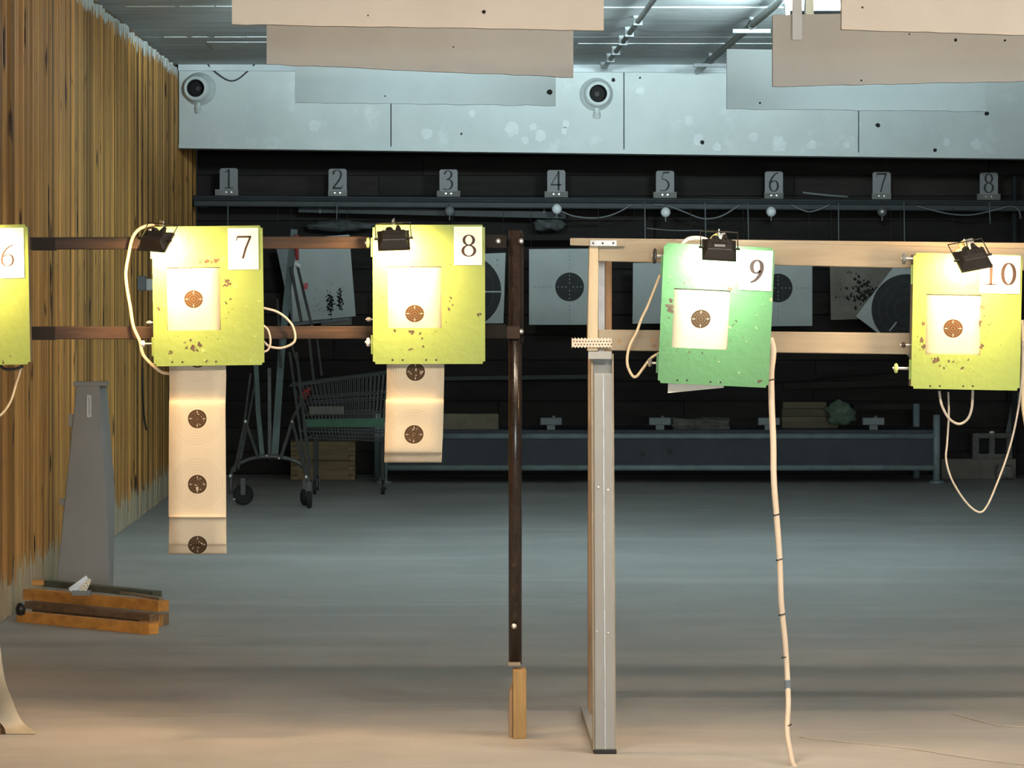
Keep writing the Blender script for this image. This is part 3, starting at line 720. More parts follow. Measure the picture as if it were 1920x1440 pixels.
bm = NB(); prect(bm, 953, 976, 1242, 1248, 12.0, 12.06); obj('wedge', bm, M_pale, fa)
zb = H - (1248-VY)/F*12.0
bm = NB(); x0, x1 = P(962,0,11.96).x, P(987,0,11.96).x; box(bm, x0, x1, 11.96, 12.07, 0, H-(1257-VY)/F*11.96); obj('foot_block', bm, M_block, fa, bevel=.003)
bm = NB(); prism(bm, [(x0-.012, .0), (x0-.002, 0), (x0-.002, .17), (x0-.010, .15), (x0-.014, .06)], 11.99, 12.05); obj('splinter', bm, M_brownw, fa)
bm = NB(); tube(bm, [(P(-330,0,12.03).x, 12.07, 0), (P(-330,0,12.03).x, 12.07, 1.65)], .021, 12); obj('pipe_post', bm, M_blackp, fa, smooth=True)

# ================================================================ FRAME B (pale timber, steel legs)
fb = thing('target_stand', 'pale pine rail frame on a grey steel leg holding boxes nine and ten', 'frame', tuple(P(1134, 1415, 11.56)))
D0, D1 = 11.57, 11.615
rail_px(449, 490, 476, 517, 1122, 2350, D0, D1, M_pale, fb); rail_px(618, 657, 632, 673, 1122, 2350, D0, D1, M_pale, fb)
rail_px(446, 449.5, 460, 476, 1070, 2350, D0, D1+.02, M_pale, fb, 'top_batten')
bm = NB(); pbox(bm, [(1069,447),(1170,449),(1170,462),(1069,460)], D0-.012, D0-.001); obj('top_board', bm, M_pale, fb)
bm = NB(); pbox(bm, [(1105,461),(1122,461),(1121,658),(1101,658)], D0-.004, D1, ); obj('upright', bm, M_palev, fb, bevel=.002)
bm = NB(); prect(bm, 1107, 1156, 451, 461, D0-.016, D0-.012); mp = obj('mending_plate', bm, M_galv, fb)
bm = NB()
for px in (1112, 1130, 1150):
    p = P(px, 456, D0-.016); blob(bm, (p.x, p.z), .004, p.y-.0006, jag=.1)
obj('screw_hole', bm, M_chip, mp)['kind'] = 'stuff'
# punched strip with scalloped edges
t = thing('punched_strip', 'pale perforated metal strip screwed across the pine upright', 'metal strip', tuple(P(1110, 653, D0-.012)))
bm = NB(); pts = []
n = 12
for k in range(n+1):
    x = 1072+75*k/n; pts += [(x, 633 - (0 if k % 1 else 0) ), (x+75/n/2, 636)]
pts = pts[:-1]; bot = [(x, 1285.5-y) for x, y in pts][::-1]
o2 = [P(x, y, D0-.010) for x, y in pts+bot]; prism(bm, [(p.x, p.z) for p in o2], D0-.010, D0-.007); obj('strip', bm, mat('punched_metal', (.55,.47,.38), .5, var=.1), t)
bm = NB()
for k in range(13):
    for r_ in range(2):
        p = P(1076+5.6*k+2.8*r_, 640+6*r_, D0-.010); blob(bm, (p.x, p.z), .0026, p.y-.0006, n=8, jag=.1)
obj('punch_holes', bm, M_chip, t)['kind'] = 'stuff'
bm = NB(); x0, x1 = P(1106,0,11.56).x, P(1146,0,11.56).x
prect(bm, 1103, 1147, 659, 673, D0-.008, D0-.004); obj('bracket_plate', bm, M_steel, fb)
for px in (1161, 1199, 1185, 1224, 1227):
    py = {1161:640, 1199:630, 1185:652, 1224:636, 1227:648}[px]
    bm = NB(); p = P(px, py, D0-.0006); blob(bm, (p.x, p.z), .009, p.y, n=11, jag=.5); obj('shot_scar', bm, M_brownw, fb)
# front steel leg: two ribs and a web (an open C profile)
DL = 11.575; s = DL/F
def leg(bm, pxl_t, pxr_t, pxl_b, pxr_b, D, ztop, depth):
    hexa(bm, [((pxl_b-VX)/F*D, D, 0.012), ((pxr_b-VX)/F*D, D, 0.012), ((pxr_t-VX)/F*D, D, ztop), ((pxl_t-VX)/F*D, D, ztop),
              ((pxl_b-VX)/F*D, D+depth, 0.012), ((pxr_b-VX)/F*D, D+depth, 0.012), ((pxr_t-VX)/F*D, D+depth, ztop), ((pxl_t-VX)/F*D, D+depth, ztop)])
zt = H - (700-VY)/F*DL
bm = NB(); leg(bm, 1113, 1149, 1115, 1154, DL, zt, .06); fl = obj('leg', bm, M_steel, fb, bevel=.004)
bm = NB(); leg(bm, 1130, 1132, 1134, 1136, DL-.0015, zt, .004); obj('crease', bm, M_galv, fl)
bm = NB(); leg(bm, 1108, 1112.5, 1112, 1114.6, DL+.004, zt+.05, .05); obj('edge_batten', bm, M_pale, fl)
bm = NB(); leg(bm, 1147.5, 1150.5, 1152.6, 1155, DL+.002, zt+.06, .05); obj('edge_batten', bm, M_pale, fl)
bm = NB(); prect(bm, 1113, 1148, 672, 700, DL+.012, DL+.05); obj('inner_stub', bm, M_dull, fb)
bm = NB(); a = P(1114,0,DL).x; c = P(1155.5,0,DL).x; box(bm, a-.001, c+.001, DL-.003, DL+.063, 0, .014); obj('rubber_foot', bm, M_rub, fb, bevel=.003)
for px, py in ((1122,914),(1140,919),(1119,1184),(1140,1187)):
    bm = NB(); lathe(bm, [(.0035,0),(.0035,.002),(.001,.003)], toward(P(px,py,DL)), 8); obj('rivet', bm, M_screw, fl)
# rear leg standing a metre behind, floor runner between them
DR = 12.65
bm = NB(); xa, xb = (1122-VX)/F*DR, (1134-VX)/F*DR; box(bm, xa, xb, DR, DR+.04, .0, 1.53); obj('rear_leg', bm, M_galv, fb)
bm = NB(); xa, xb = (1135-VX)/F*DR, (1147-VX)/F*DR; box(bm, xa, xb, DR, DR+.045, .0, 1.53); obj('rear_batten', bm, M_brownw, fb)
bm = NB(); xa, xb = (1102.5-VX)/F*DR, (1109-VX)/F*DR; box(bm, xa, xb, DR-.01, DR+.03, .0, 1.2); obj('rear_batten', bm, M_brownw, fb)
xa = (1113-VX)/F*11.65
bm = NB(); box(bm, xa-.004, xa+.018, 11.64, DR, .003, .028); obj('floor_runner', bm, M_steel, fb)
bm = NB(); beam(bm, (.478, D1, 1.545), (.532, DR+.02, 1.545), .03, .03); obj('top_tie', bm, M_pale, fb)
bm = NB(); xo = P(2345,0,11.58).x; box(bm, xo-.03, xo+.03, 11.62, 11.67, 0, 1.57); obj('leg', bm, M_steel, fb)

# cables of the near line
def cable(pts, r, m, label, cat='cable', D=None, n=7, sm=7, group=None):
    bm = NB(); tube(bm, [P(*p) if len(p) == 3 else P(p[0], p[1], D) for p in pts], r, n, sm)
    return tag(obj('cable', bm, m, smooth=True), label, cat, group)
cable([(290,421),(270,425),(256,434),(247,450),(241,478),(236,510),(238,540),(244,575),(250,612),(262,640),(270,668),(300,696),(318,701)], .0056, M_cream, 'cream cable arching over the dark rail beside box seven', D=11.97)
cable([(-40,800),(0,779),(20,752),(30,720),(38,695),(44,672)], .0042, M_cream, 'cream cable hanging below the leftmost box', D=11.98)
cable([(0,685),(10,692),(28,692),(44,686)], .005, M_darkc, 'short black cable loop under the leftmost box', D=11.96)
cable([(490,577),(500,579),(520,585),(538,598),(550,615),(552,640),(530,652),(506,650),(494,640)], .0042, M_grayc, 'grey cable loop right of box seven', D=11.975)
cable([(494,610),(503,620),(507,640),(503,655),(495,660)], .0036, M_grayc, 'smaller cable coil tucked against box seven', D=11.96)
cable([(1238,515),(1228,540),(1214,575),(1202,600),(1194,622),(1180,650),(1176,680),(1184,702),(1193,706),(1206,690),(1220,672),(1236,662)], .0045, M_cream, 'cream cable crossing the pine frame left of the green box', D=11.545)
cable([(1275,462),(1290,448),(1312,446),(1330,452),(1336,460)], .006, M_grayc, 'pinkish cable bundle lying over the top of the green box', D=11.50)
t = thing('thick_cable', 'thick pale cable dropping from the green box to the floor', 'cable', tuple(P(1492,1440,11.5)))
bm = NB(); CP = [(1444,634),(1449,652),(1449,670),(1446,700),(1447,760),(1450,830),(1451,900),(1456,965),(1462,1050),(1465,1130),(1472,1200),(1476,1260),(1478,1320),(1476,1370),(1482,1410),(1492,1440),(1530,1462)]
Dn = lambda y: 11.50 if y < 1250 else 11.50-(y-1250)/190*.22
tube(bm, [P(x, y, Dn(y)) for x, y in CP], lambda f: .0105-.003*f, 10, 6); obj('sheath', bm, mat('pale_sheath', (.66,.56,.45), .55, var=.08), t, smooth=True)
for (x, y), m_, hh in (((1446.5,712),M_darkc,.0018),((1456,965),M_darkc,.002),((1461,1049),M_darkc,.0018),((1466,1152),M_darkc,.0018),((1471,1232),M_darkc,.0018),((1477,1287),mat('blue_grey_tape',(.14,.18,.22),.5),.019),((1478,1360),M_darkc,.0015)):
    p = P(x, y, Dn(y)); bm = NB(); tube(bm, [p+Vector((-.0005,0,hh)), p-Vector((-.0005,0,hh))], .0112 if hh < .01 else .0102, 12); obj('tape_band', bm, m_, t)
cable([(1761,733),(1766,760),(1780,785),(1798,795),(1814,786),(1822,765),(1824,731)], .0042, M_grayc, 'pale cable loop hanging under box ten', D=11.49)
cable([(1778,735),(1779,780),(1776,830),(1774,862),(1785,900),(1810,940),(1834,960),(1850,950),(1870,905),(1890,850),(1905,790),(1915,720),(1918,640)], .0032, M_grayc, 'long thin cable sagging low beneath box ten', D=11.51)
cable([(1916,600),(1918,640),(1917,700),(1918,760),(1924,800)], .006, M_cream, 'cable stub at the right side of box ten', D=11.53)
def floor_cable(pts, r, m, label):
    bm = NB(); tube(bm, [Vector(((x-VX)/F*floor_D(y), floor_D(y), r)) for x, y in pts], r, 6, 5); tag(obj('floor_cable', bm, m, smooth=True), label, 'cable')
floor_cable([(1500,1383),(1580,1392),(1700,1404),(1800,1420),(1920,1435),(2000,1442)], .002, M_grayc, 'thin cable lying on the floor right of the thick cable')
floor_cable([(1785,1339),(1840,1354),(1880,1362),(1960,1366)], .002, M_grayc, 'short thin wire on the lit floor at the right edge')

# ================================================================ LEFT SIDE: stand, boards, socket
DS = 17.7
t = thing('tapered_stand', 'grey tapered sheet metal stand against the slatted wall', 'stand', tuple(P(155, 1110, DS)))
def pv(px, py, D): return P(px, py, D)
bm = NB(); fq = [(143,722),(186,722),(205,1111),(104,1111)]
f = [P(x, y, DS) for x, y in fq]; bq = [P(200,722,DS+.10), P(217,930,DS+.10), P(212,1092,DS+.10)]
v = [bm.verts.new(p) for p in [f[0], f[1], P(203,1000,DS), f[2], f[3]]]; v[3].co.z = v[4].co.z = 0
u = [bm.verts.new(p) for p in [Vector((f[0].x, DS+.12, f[0].z)), bq[0]+Vector((0,.02,0)), bq[1], bq[2], Vector((f[3].x, DS+.12, 0))]]; u[3].co.z = 0
bm.faces.new(v); bm.faces.new(u[::-1])
for k in range(5): bm.faces.new([v[k], u[k], u[(k+1)%5], v[(k+1)%5]])
obj('body', bm, M_stand, t, bevel=.004)
bm = NB(); prect(bm, 137, 200, 716, 724, DS-.006, DS+.12); obj('top_cap', bm, M_stand, t, bevel=.003)
bm = NB(); prect(bm, 128, 141, 777, 800, DS+.02, DS+.05); obj('side_lug', bm, mat('beige_lug',(.36,.33,.29),.6), t)
bm = NB(); prect(bm, 112, 121, 935, 947, DS+.02, DS+.05); obj('side_lug', bm, M_stand, t)
bm = NB(); prect(bm, 163, 171, 741, 782, DS-.0105, DS-.003); sl = obj('slot_plate', bm, M_white, t)
bm = NB(); prect(bm, 166.4, 167.6, 744, 779, DS-.0112, DS-.0106); obj('slot', bm, M_dull, sl)

# pile of boards on the floor; (front-bottom pixel line, depth, height px, thickness)
def board(xl, yl, xr, yr, hpx, D, th, z0, m, label, D2=None):
    """a board whose front face runs from pixel column xl to xr; D / D2 depth at the two ends, standing at height z0"""
    D2 = D2 or D
    a = Vector(((xl-VX)/F*D, D, z0)); b_ = Vector(((xr-VX)/F*D2, D2, z0)); h = hpx*D/F
    d = (b_-a).normalized(); n = Vector((-d.y, d.x, 0))*th; up = Vector((0,0,h))
    bm = NB(); hexa(bm, [a, b_, b_+up, a+up, a+n, b_+n, b_+n+up, a+n+up])
    return tag(obj('timber_board', bm, m, bevel=.002), label, 'board', 'boards piled on the floor')
DpL, DpR = floor_D(1166), floor_D(1190)
board(31, 0, 279, 0, 19, DpL, .055, .0, M_orange, 'front orange board lying lowest in the floor pile', DpR)
board(46, 0, 281, 0, 13, DpL+.18, .05, .042, mat('weathered_batten',(.21,.125,.07),.7,var=.3,scale=5,stretch=(.8,6,8)), 'dark weathered batten between the two orange boards', DpR+.14)
board(43, 0, 297, 0, 20, DpL+.24, .06, .075, M_orange, 'upper orange board with a knot on top of the floor pile', DpR+.22)
board(262, 0, 299, 0, 20, DpR+.36, .05, .0, M_orange, 'short orange board end sticking out of the pile', DpR+.34)
board(80, 0, 286, 0, 12, DpL+.42, .05, .118, M_gboard, 'mossy dark board lying at the back of the pile', DpR+.40)
board(60, 0, 290, 0, 22, DpL+.40, .08, .0, M_brownw, 'brown support timber hidden under the board pile', DpR+.40)
board(165, 0, 298, 0, 5, DpL+.26, .02, .1215, M_pale, 'thin pale lath lying across the upper orange board', DpR+.25)
board(60, 0, 82, 0, 9, DpL+.40, .04, .125, M_orange, 'small brown offcut at the wall end of the pile')
t = thing('perforated_plate', 'shiny punched metal offcut on the board pile', 'metal plate', tuple(P(155,1114,15.95)))
bm = NB(); o2 = [P(x, y, 15.95) for x, y in ((147,1110),(150,1100),(158,1092),(166,1085),(171,1087),(168,1096),(163,1106),(161,1114))]; prism(bm, [(p.x, p.z) for p in o2], 15.95, 15.955); obj('plate', bm, mat('bright_metal',(.80,.76,.62),.4), t)
bm = NB()
for px, py in ((152,1103),(157,1099),(162,1094),(155,1107),(160,1103),(164,1098)):
    p = P(px, py, 15.95); blob(bm, (p.x, p.z), .003, p.y-.001, n=8, jag=.1)
obj('punch_holes', bm, M_dull, t)['kind'] = 'stuff'
bm = NB(); beam(bm, P(132,1108,15.97), P(165,1084,15.98), .02, .03); obj('bent_strap', bm, M_galv, t)
bm = NB(); prect(bm, 134, 170, 1108, 1117, 15.94, 15.99); obj('base', bm, M_dull, t)
bm = NB(); a = P(27,1134,15.75); lathe(bm, [(.004,.0),(.018,.006),(.022,.03),(.014,.05),(.006,.055)], Matrix.Translation((a.x+.02, 15.8, .055)), 12)
tag(obj('broken_lamp_base', bm, M_black, smooth=True), 'small dark shiny fitting wedged between the boards and the wall', 'fitting')
bm = NB(); beam(bm, P(222,1114,16.3), P(240,1105,16.35), .02, .008); tag(obj('metal_scrap', bm, M_galv), 'pale metal scrap sticking up behind the pile', 'scrap')

# wall socket with plug
D = 23.2
t = thing('wall_socket', 'dark socket with a white plug on the slatted wall', 'socket', (XL, D, P(0,535,D).z))
z0 = P(0,545,D).z; z1 = P(0,517,D).z
bm = NB(); box(bm, XL-.004, XL+.05, D-.07, D+.04, z0, z1); obj('box', bm, M_dull, t, bevel=.005)
bm = NB(); box(bm, XL+.05, XL+.11, D-.05, D+.02, z0-.0, z1-.02); obj('plug', bm, M_white, t, bevel=.01)
bm = NB(); tube(bm, [(XL+.09, D-.02, z0), (XL+.095, D-.02, z0-.08), (XL+.11, D-.01, z0-.16), (XL+.09, D, z0-.22)], .006, 6, 6); obj('cord', bm, M_grayc, t, smooth=True)
bm = NB(); z = lambda py, D: P(0,py,D).z
tube(bm, [(XL+.012, 23.4, z(690,23.4)), (XL+.012, 23.42, z(740,23.4)), (XL+.012, 23.5, z(780,23.5)), (XL+.015, 23.65, z(806,23.6))], .007, 6, 6)
tag(obj('wall_wire', bm, M_darkc, smooth=True), 'thin black wire hanging down the slatted wall', 'wire')

# ================================================================ FAR BAY
DT = 27.95
# shelf rail carrying the numbers
rl = thing('target_rail', 'long dark steel rail across the far bay under the small numbers', 'rail', (XL+.02, 28.2, 1.9))
def ry(px): return 366 + (px-368)/1552*9
zL, zR = P(0, ry(368), 28.1).z, P(0, ry(2500), 28.1).z; xL, xR = XL+.01, XR-.01
bm = NB(); hexa(bm, [(xL,28.1,zL-.085),(xR,28.1,zR-.085),(xR,28.1,zR),(xL,28.1,zL),(xL,28.2,zL-.085),(xR,28.2,zR-.085),(xR,28.2,zR),(xL,28.2,zL)]); obj('rail', bm, M_rail, rl, bevel=.01)
bm = NB(); tube(bm, [(xL,28.09,zL-.028),(xR,28.09,zR-.028)], .014, 8); obj('front_bead', bm, M_rail, rl)
for x in (XL+.08, .2, 2.4, 4.6, XR-.1):
    bm = NB(); box(bm, x-.03, x+.03, 28.2, YF, zL-.09, zL-.02); obj('wall_arm', bm, M_rail, rl)
nums = [(429,310,'1'),(633,310,'2'),(841,310,'3'),(1043,311,'4'),(1247,314,'5'),(1451,315,'6'),(1653,317,'7'),(1854,318,'8')]
words = ['one','two','three','four','five','six','seven','eight']
for i, (px, py, ch) in enumerate(nums):
    D = 28.14; yb = ry(px); s = D/F
    t = thing('lane_number', 'small grey lane number %s standing on the far rail' % words[i], 'sign', tuple(P(px, yb, D)), group='small lane numbers on the far rail')
    dx = -4 if ch == '1' else 0
    bm = NB(); bw = 22 if ch in '13458' else 18
    prect(bm, px-bw+dx, px+bw+dx, yb-11.5, yb+.2, D-.03, D+.03); obj('base_block', bm, mat('grey_block',(.20,.19,.17),.7,tone=.3), t, bevel=.002)
    zt = yb-51; bm = NB(); o2 = [P(x, y, D-.032) for x, y in ((px-17,yb-10),(px-17,zt+3),(px-14,zt),(px+14,zt),(px+17,zt+3),(px+17,yb-10))]
    prism(bm, [(p.x, p.z) for p in o2], D-.036, D-.031); pl = obj('plate', bm, mat('sign_plate',(.24,.235,.235),.6,var=.08), t)
    bm = NB(); hh = 36*s; a = P(px, yb-13, D-.0365); glyph(bm, ch, a.x-.3*hh, a.z, hh, a.y, 1.0); nu = obj('numeral', bm, M_tink, pl); nu['label'] = 'dark serif numeral ' + ch
    bm = NB()
    for q in (-5, 5): p = P(px+q, yb-6, D-.031); blob(bm, (p.x, p.z), .007, p.y, n=8, jag=.4)
    obj('screw_head', bm, M_screw, t)['kind'] = 'stuff'
# hanging bulbs under the rail
for px, py, m, lab in ((843,396,M_dull,'dull grey disc bulb hanging below lane number three'),(1044,392,mat('opal_glass',(.88,.9,.9),.35,var=.02),'white globe bulb hanging below lane number four'),(1248,398,mat('opal_glass',(.9,.9,.9)),'white globe bulb hanging below lane number five'),(1446,397,mat('opal_glass',(.9,.9,.9)),'white globe bulb hanging below lane number six'),(1654,397,M_galv,'broken silvery bulb hanging below lane number seven')):
    c = P(px, py, 28.03); t = thing('globe_bulb', lab, 'bulb', tuple(c), group='bulbs under the far rail'); s = 28.06/F
    bm = NB(); lathe(bm, [(.2*s,-9.5*s),(5*s,-8.3*s),(8.4*s,-4.5*s),(9.6*s,0),(8.4*s,4.5*s),(5*s,8.3*s),(2*s,9.6*s)], Matrix.Translation(c), 16); obj('globe', bm, m, t, smooth=True)
    bm = NB(); tube(bm, [c+Vector((0,0,9*s)), Vector((c.x, 28.07, P(0,ry(px)+14,28.07).z))], 1.6*s, 8); obj('socket', bm, M_dull, t)
    bm = NB(); tube(bm, [c-Vector((0,0,9*s)), c-Vector((0,0,17*s))], 1.3*s, 6); obj('pull_pin', bm, M_dull, t)
# wires of the far bay
def fwire(pts, lab, r=.006, D=28.07, m=M_dull):
    bm = NB(); tube(bm, [P(x, y, D) for x, y in pts], r, 5, 5 if len(pts) > 2 else 0); tag(obj('far_wire', bm, m, smooth=True), lab, 'wire', 'wires in the far bay')
fwire([(1052,396),(1075,405),(1110,409),(1140,405),(1165,395),(1186,383)], 'drooping wire between far bulbs four and five')
fwire([(1225,384),(1250,386),(1280,396),(1310,408),(1330,410),(1355,404),(1388,384)], 'drooping wire right of the bulb under number five')
fwire([(1483,384),(1500,392),(1517,397),(1535,393),(1556,384)], 'short sagging wire between far numbers six and seven')
fwire([(1718,386),(1740,392),(1780,401),(1820,403),(1860,395),(1895,387),(1910,394),(1914,410)], 'drooping wire under far number eight')
for px, y1, lab in ((427,424,'one'),(632,412,'two'),(1209,470,'four and five'),(1322,470,'five and six'),(1402,450,'six, left side'),(1572,500,'six and seven'),(1695,500,'seven and eight'),(1855,420,'eight')):
    fwire([(px, 380), (px+random.uniform(-2,2), y1)], 'straight hanging wire by far number '+lab, .005)
fwire([(1212,428),(1260,432),(1318,432)], 'level wire tied between two hanging wires', .005)
fwire([(1505,361),(1540,365),(1590,369)], 'loose stick lying on the far rail beside number seven', .008, 28.12)
bm = NB(); a = P(1902,330,28.3); tube(bm, [a, Vector((a.x, a.y, 0))], .022, 8); tag(obj('far_pipe', bm, M_rail, smooth=True), 'upright pipe at the right end of the far bay', 'pipe')

# rags stuffed behind the rail
def rag(name, c, size, m, lab, seed):
    rnd = random.Random(seed); bm = NB(); bmesh.ops.create_icosphere(bm, subdivisions=3, radius=1)
    for v in bm.verts:
        n = v.co.normalized(); q = 1 + .16*math.sin(5*n.x+seed)*math.cos(4*n.z+2*seed) + .10*math.sin(9*n.z+7*n.x) + rnd.uniform(-.05,.05)
        v.co = Vector((n.x*size[0]*q, n.y*size[1]*q, n.z*size[2]*q)) + c
    return tag(obj(name, bm, m, smooth=True), lab, 'cloth')
def sling(c, w_):   # shelf plank under the rags
    pass
t = thing('sagging_plank', 'sagging grey plank slung below the far rail at the left', 'plank', tuple(P(780,405,28.3)))
bm = NB(); beam(bm, P(560,392,28.35), P(1060,404,28.35), .10, .05); obj('board', bm, M_rail, t)
for px in (600, 1020):
    bm = NB(); tube(bm, [P(px, 376, 28.3), P(px, 400, 28.3)], .008, 6); obj('tie', bm, M_dull, t)
t2 = thing('rag_shelf', 'dark ledge board in the far bay carrying rags', 'shelf', tuple(P(800,450,28.5)))
bm = NB(); a = P(380,441,28.45); c = P(1130,452,28.45); box(bm, a.x, c.x, 28.3, YF-.0, a.z-.04, a.z); obj('board', bm, M_plank, t2)
zz = P(0,441,28.45).z
rag('crumpled_rag', Vector((P(640,0,28.4).x, 28.45, zz+.072)), (.27,.10,.045), M_rag, 'grey crumpled cloth lying left on the far ledge', 2)
rag('crumpled_rag', Vector((P(1030,0,28.4).x, 28.45, zz+.08)), (.12,.10,.05), M_rag, 'grey crumpled cloth lying right on the far ledge', 5)
rag('crumpled_rag', Vector((P(790,0,28.4).x, 28.45, zz+.05)), (.10,.08,.03), M_rag, 'small dusty cloth in the middle of the far ledge', 9)

# far targets: card boards with printed marks, each on its own hanging wires
def far_target(q, D, m, label, mark=None, splat=None, line=None, hang=True, ticks=False):
    t = thing('far_target', label, 'target', tuple(P((q[2][0]+q[3][0])/2, max(q[2][1], q[3][1]), D)), group='cards hanging in the far bay')
    bm = NB(); pbox(bm, q, D, D+.012); cb = obj('card', bm, m, t)
    if mark:
        cx, cy, r = mark; s = D/F; c = P(cx, cy, D)
        quad = [P(x, y, D) for x, y in q]
        # disc clipped to the card outline
        bm = NB(); vs = [bm.verts.new((c.x+r*s*math.cos(2*math.pi*k/48), D-.0015, c.z+r*s*math.sin(2*math.pi*k/48))) for k in range(48)]
        bm.faces.new(vs); cen = sum(quad, Vector())/4
        for a, b in zip(quad, quad[1:]+quad[:1]):
            n = Vector((-(b-a).z, 0, (b-a).x)).normalized()
            if (cen-a).dot(n) > 0: n = -n
            bmesh.ops.bisect_plane(bm, geom=bm.verts[:]+bm.edges[:]+bm.faces[:], plane_co=Vector((a.x, D-.0015, a.z)), plane_no=n, clear_outer=True)
        obj('black_mark', bm, M_tink, t)
        if ticks:
            bm = NB()
            for k in range(1, 9):
                for dx, dz in ((1,0),(-1,0),(0,1),(0,-1)):
                    px_, py_ = cx+dx*k*7.2, cy+dz*k*7.2; p = P(px_, py_, D); e = .0035
                    if not (q[0][0]+3 < px_ < q[1][0]-3 and q[0][1]+3 < py_ < q[3][1]-3): continue
                    if k*7.2 < r: box(bm, p.x-e*(1.5 if dx else .6), p.x+e*(1.5 if dx else .6), D-.0025, D-.0016, p.z-e*(1.5 if dz else .6), p.z+e*(1.5 if dz else .6))
            obj('ring_numbers', bm, M_tgt, t)['kind'] = 'stuff'
            bm = NB()
            for k in range(3, 10):
                for dx, dz in ((1,0),(-1,0),(0,1),(0,-1)):
                    px_, py_ = cx+dx*k*7.2, cy+dz*k*7.2; p = P(px_, py_, D); e = .004
                    if k*7.2 < r+2 or not (q[0][0]+3 < px_ < q[1][0]-3 and q[0][1]+3 < py_ < q[3][1]-3): continue
                    box(bm, p.x-e*(2 if dx else .5), p.x+e*(2 if dx else .5), D-.0015, D-.0005, p.z-e*(2 if dz else .5), p.z+e*(2 if dz else .5))
            obj('ring_ticks', bm, M_dull, t)['kind'] = 'stuff'
        else:
            for rr in (.78, .56, .34):
                bm = NB(); n = 40
                for k in range(n):
                    a0, a1 = 2*math.pi*k/n, 2*math.pi*(k+1)/n; pts = []
                    for aa, q_ in ((a0, rr), (a1, rr), (a1, rr+.02), (a0, rr+.02)): pts.append(Vector((c.x+r*s*q_*math.cos(aa), D-.0022, c.z+r*s*q_*math.sin(aa))))
                    if all((Vector((p.x,D,p.z))-a).dot(Vector((-(b-a).z,0,(b-a).x))*(1 if (cen-a).dot(Vector((-(b-a).z,0,(b-a).x)))>0 else -1)) > 0 for p in pts for a, b in zip(quad, quad[1:]+quad[:1])):
                        bm.faces.new([bm.verts.new(p) for p in pts])
                bmesh.ops.remove_doubles(bm, verts=bm.verts[:], dist=1e-6)
                if len(bm.verts): obj('score_ring', bm, mat('faint_ring',(.055,.055,.055),.8), t)
                else: bm.free()
    if line:
        bm = NB(); beam(bm, P(*line[0], D-.003), P(*line[1], D-.003), .002, .010); obj('white_line', bm, M_tgt, t)
    if splat:
        bm = NB()
        for cx, cy, sx_, sy_, n, r in splat:
            for k in range(n):
                p = P(random.gauss(cx, sx_), random.gauss(cy, sy_), D)
                blob(bm, (p.x, p.z), random.uniform(.3, 1)*r*D/F, D-.0015-random.random()*.0008, n=7, jag=.6)
        obj('bullet_holes', bm, M_hole, t)['kind'] = 'stuff'
    if hang:
        for (x, y) in (q[0], q[1]):
            bm = NB(); a = P(x+(4 if x == q[0][0] else -4), y+1, D+.006); tube(bm, [a, Vector((a.x, 28.07, 2.02))], .002, 5)
            obj('hanging_wire', bm, M_darkc, t)
    return t
far_target([(516,455),(640,446),(655,600),(549,611)], DT+.05, M_dull, 'grey board half hidden behind the tilted white plate')
far_target([(541,448),(655,440),(667,593),(549,604)], DT, M_tgt, 'tilted white plate with a cluster of bullet holes beside box eight', splat=[(619,570,3.5,10,70,3.6),(638,563,3.5,10,60,3.2),(605,560,16,12,30,1.2),(598,578,8,4,12,1.8),(622,533,1,1,1,2)])
far_target([(600,560),(660,556),(660,609),(602,611)], DT+.08, M_tgtd, 'brown board end below the tilted white plate', hang=False)
far_target([(845,478),(948,474),(944,606),(842,607)], DT, M_tgt, 'white card with a large black disc behind box eight', (871,546,69), line=[(892,547),(940,547)], splat=[(932,486,.3,3,6,1.6)])
far_target([(992,467),(1127,466),(1127,609),(992,609)], DT, M_tgt, 'clean white card with a small black bullseye left of the pine frame', (1068,538,27), ticks=True)
far_target([(1187,493),(1300,492),(1300,606),(1186,607)], DT, M_tgt, 'plain grey card seen inside the pine frame')
far_target([(1392,496),(1523,495),(1523,611),(1392,612)], DT, M_tgt, 'white card with a small bullseye between boxes nine and ten', (1459,540,27), ticks=True)
far_target([(1556,494),(1676,494),(1672,596),(1558,600)], DT+.05, M_tgtd, 'soiled brown board torn by bullets left of box ten', splat=[(1625,545,16,14,80,5),(1597,558,14,4,25,4),(1594,511,4,2,8,3)])
far_target([(1687,485),(1795,567),(1713,675),(1605,593)], DT, M_tgt, 'card turned on its corner with a large black disc beside box ten', (1700,580,66), line=[(1668,620),(1681,604)])

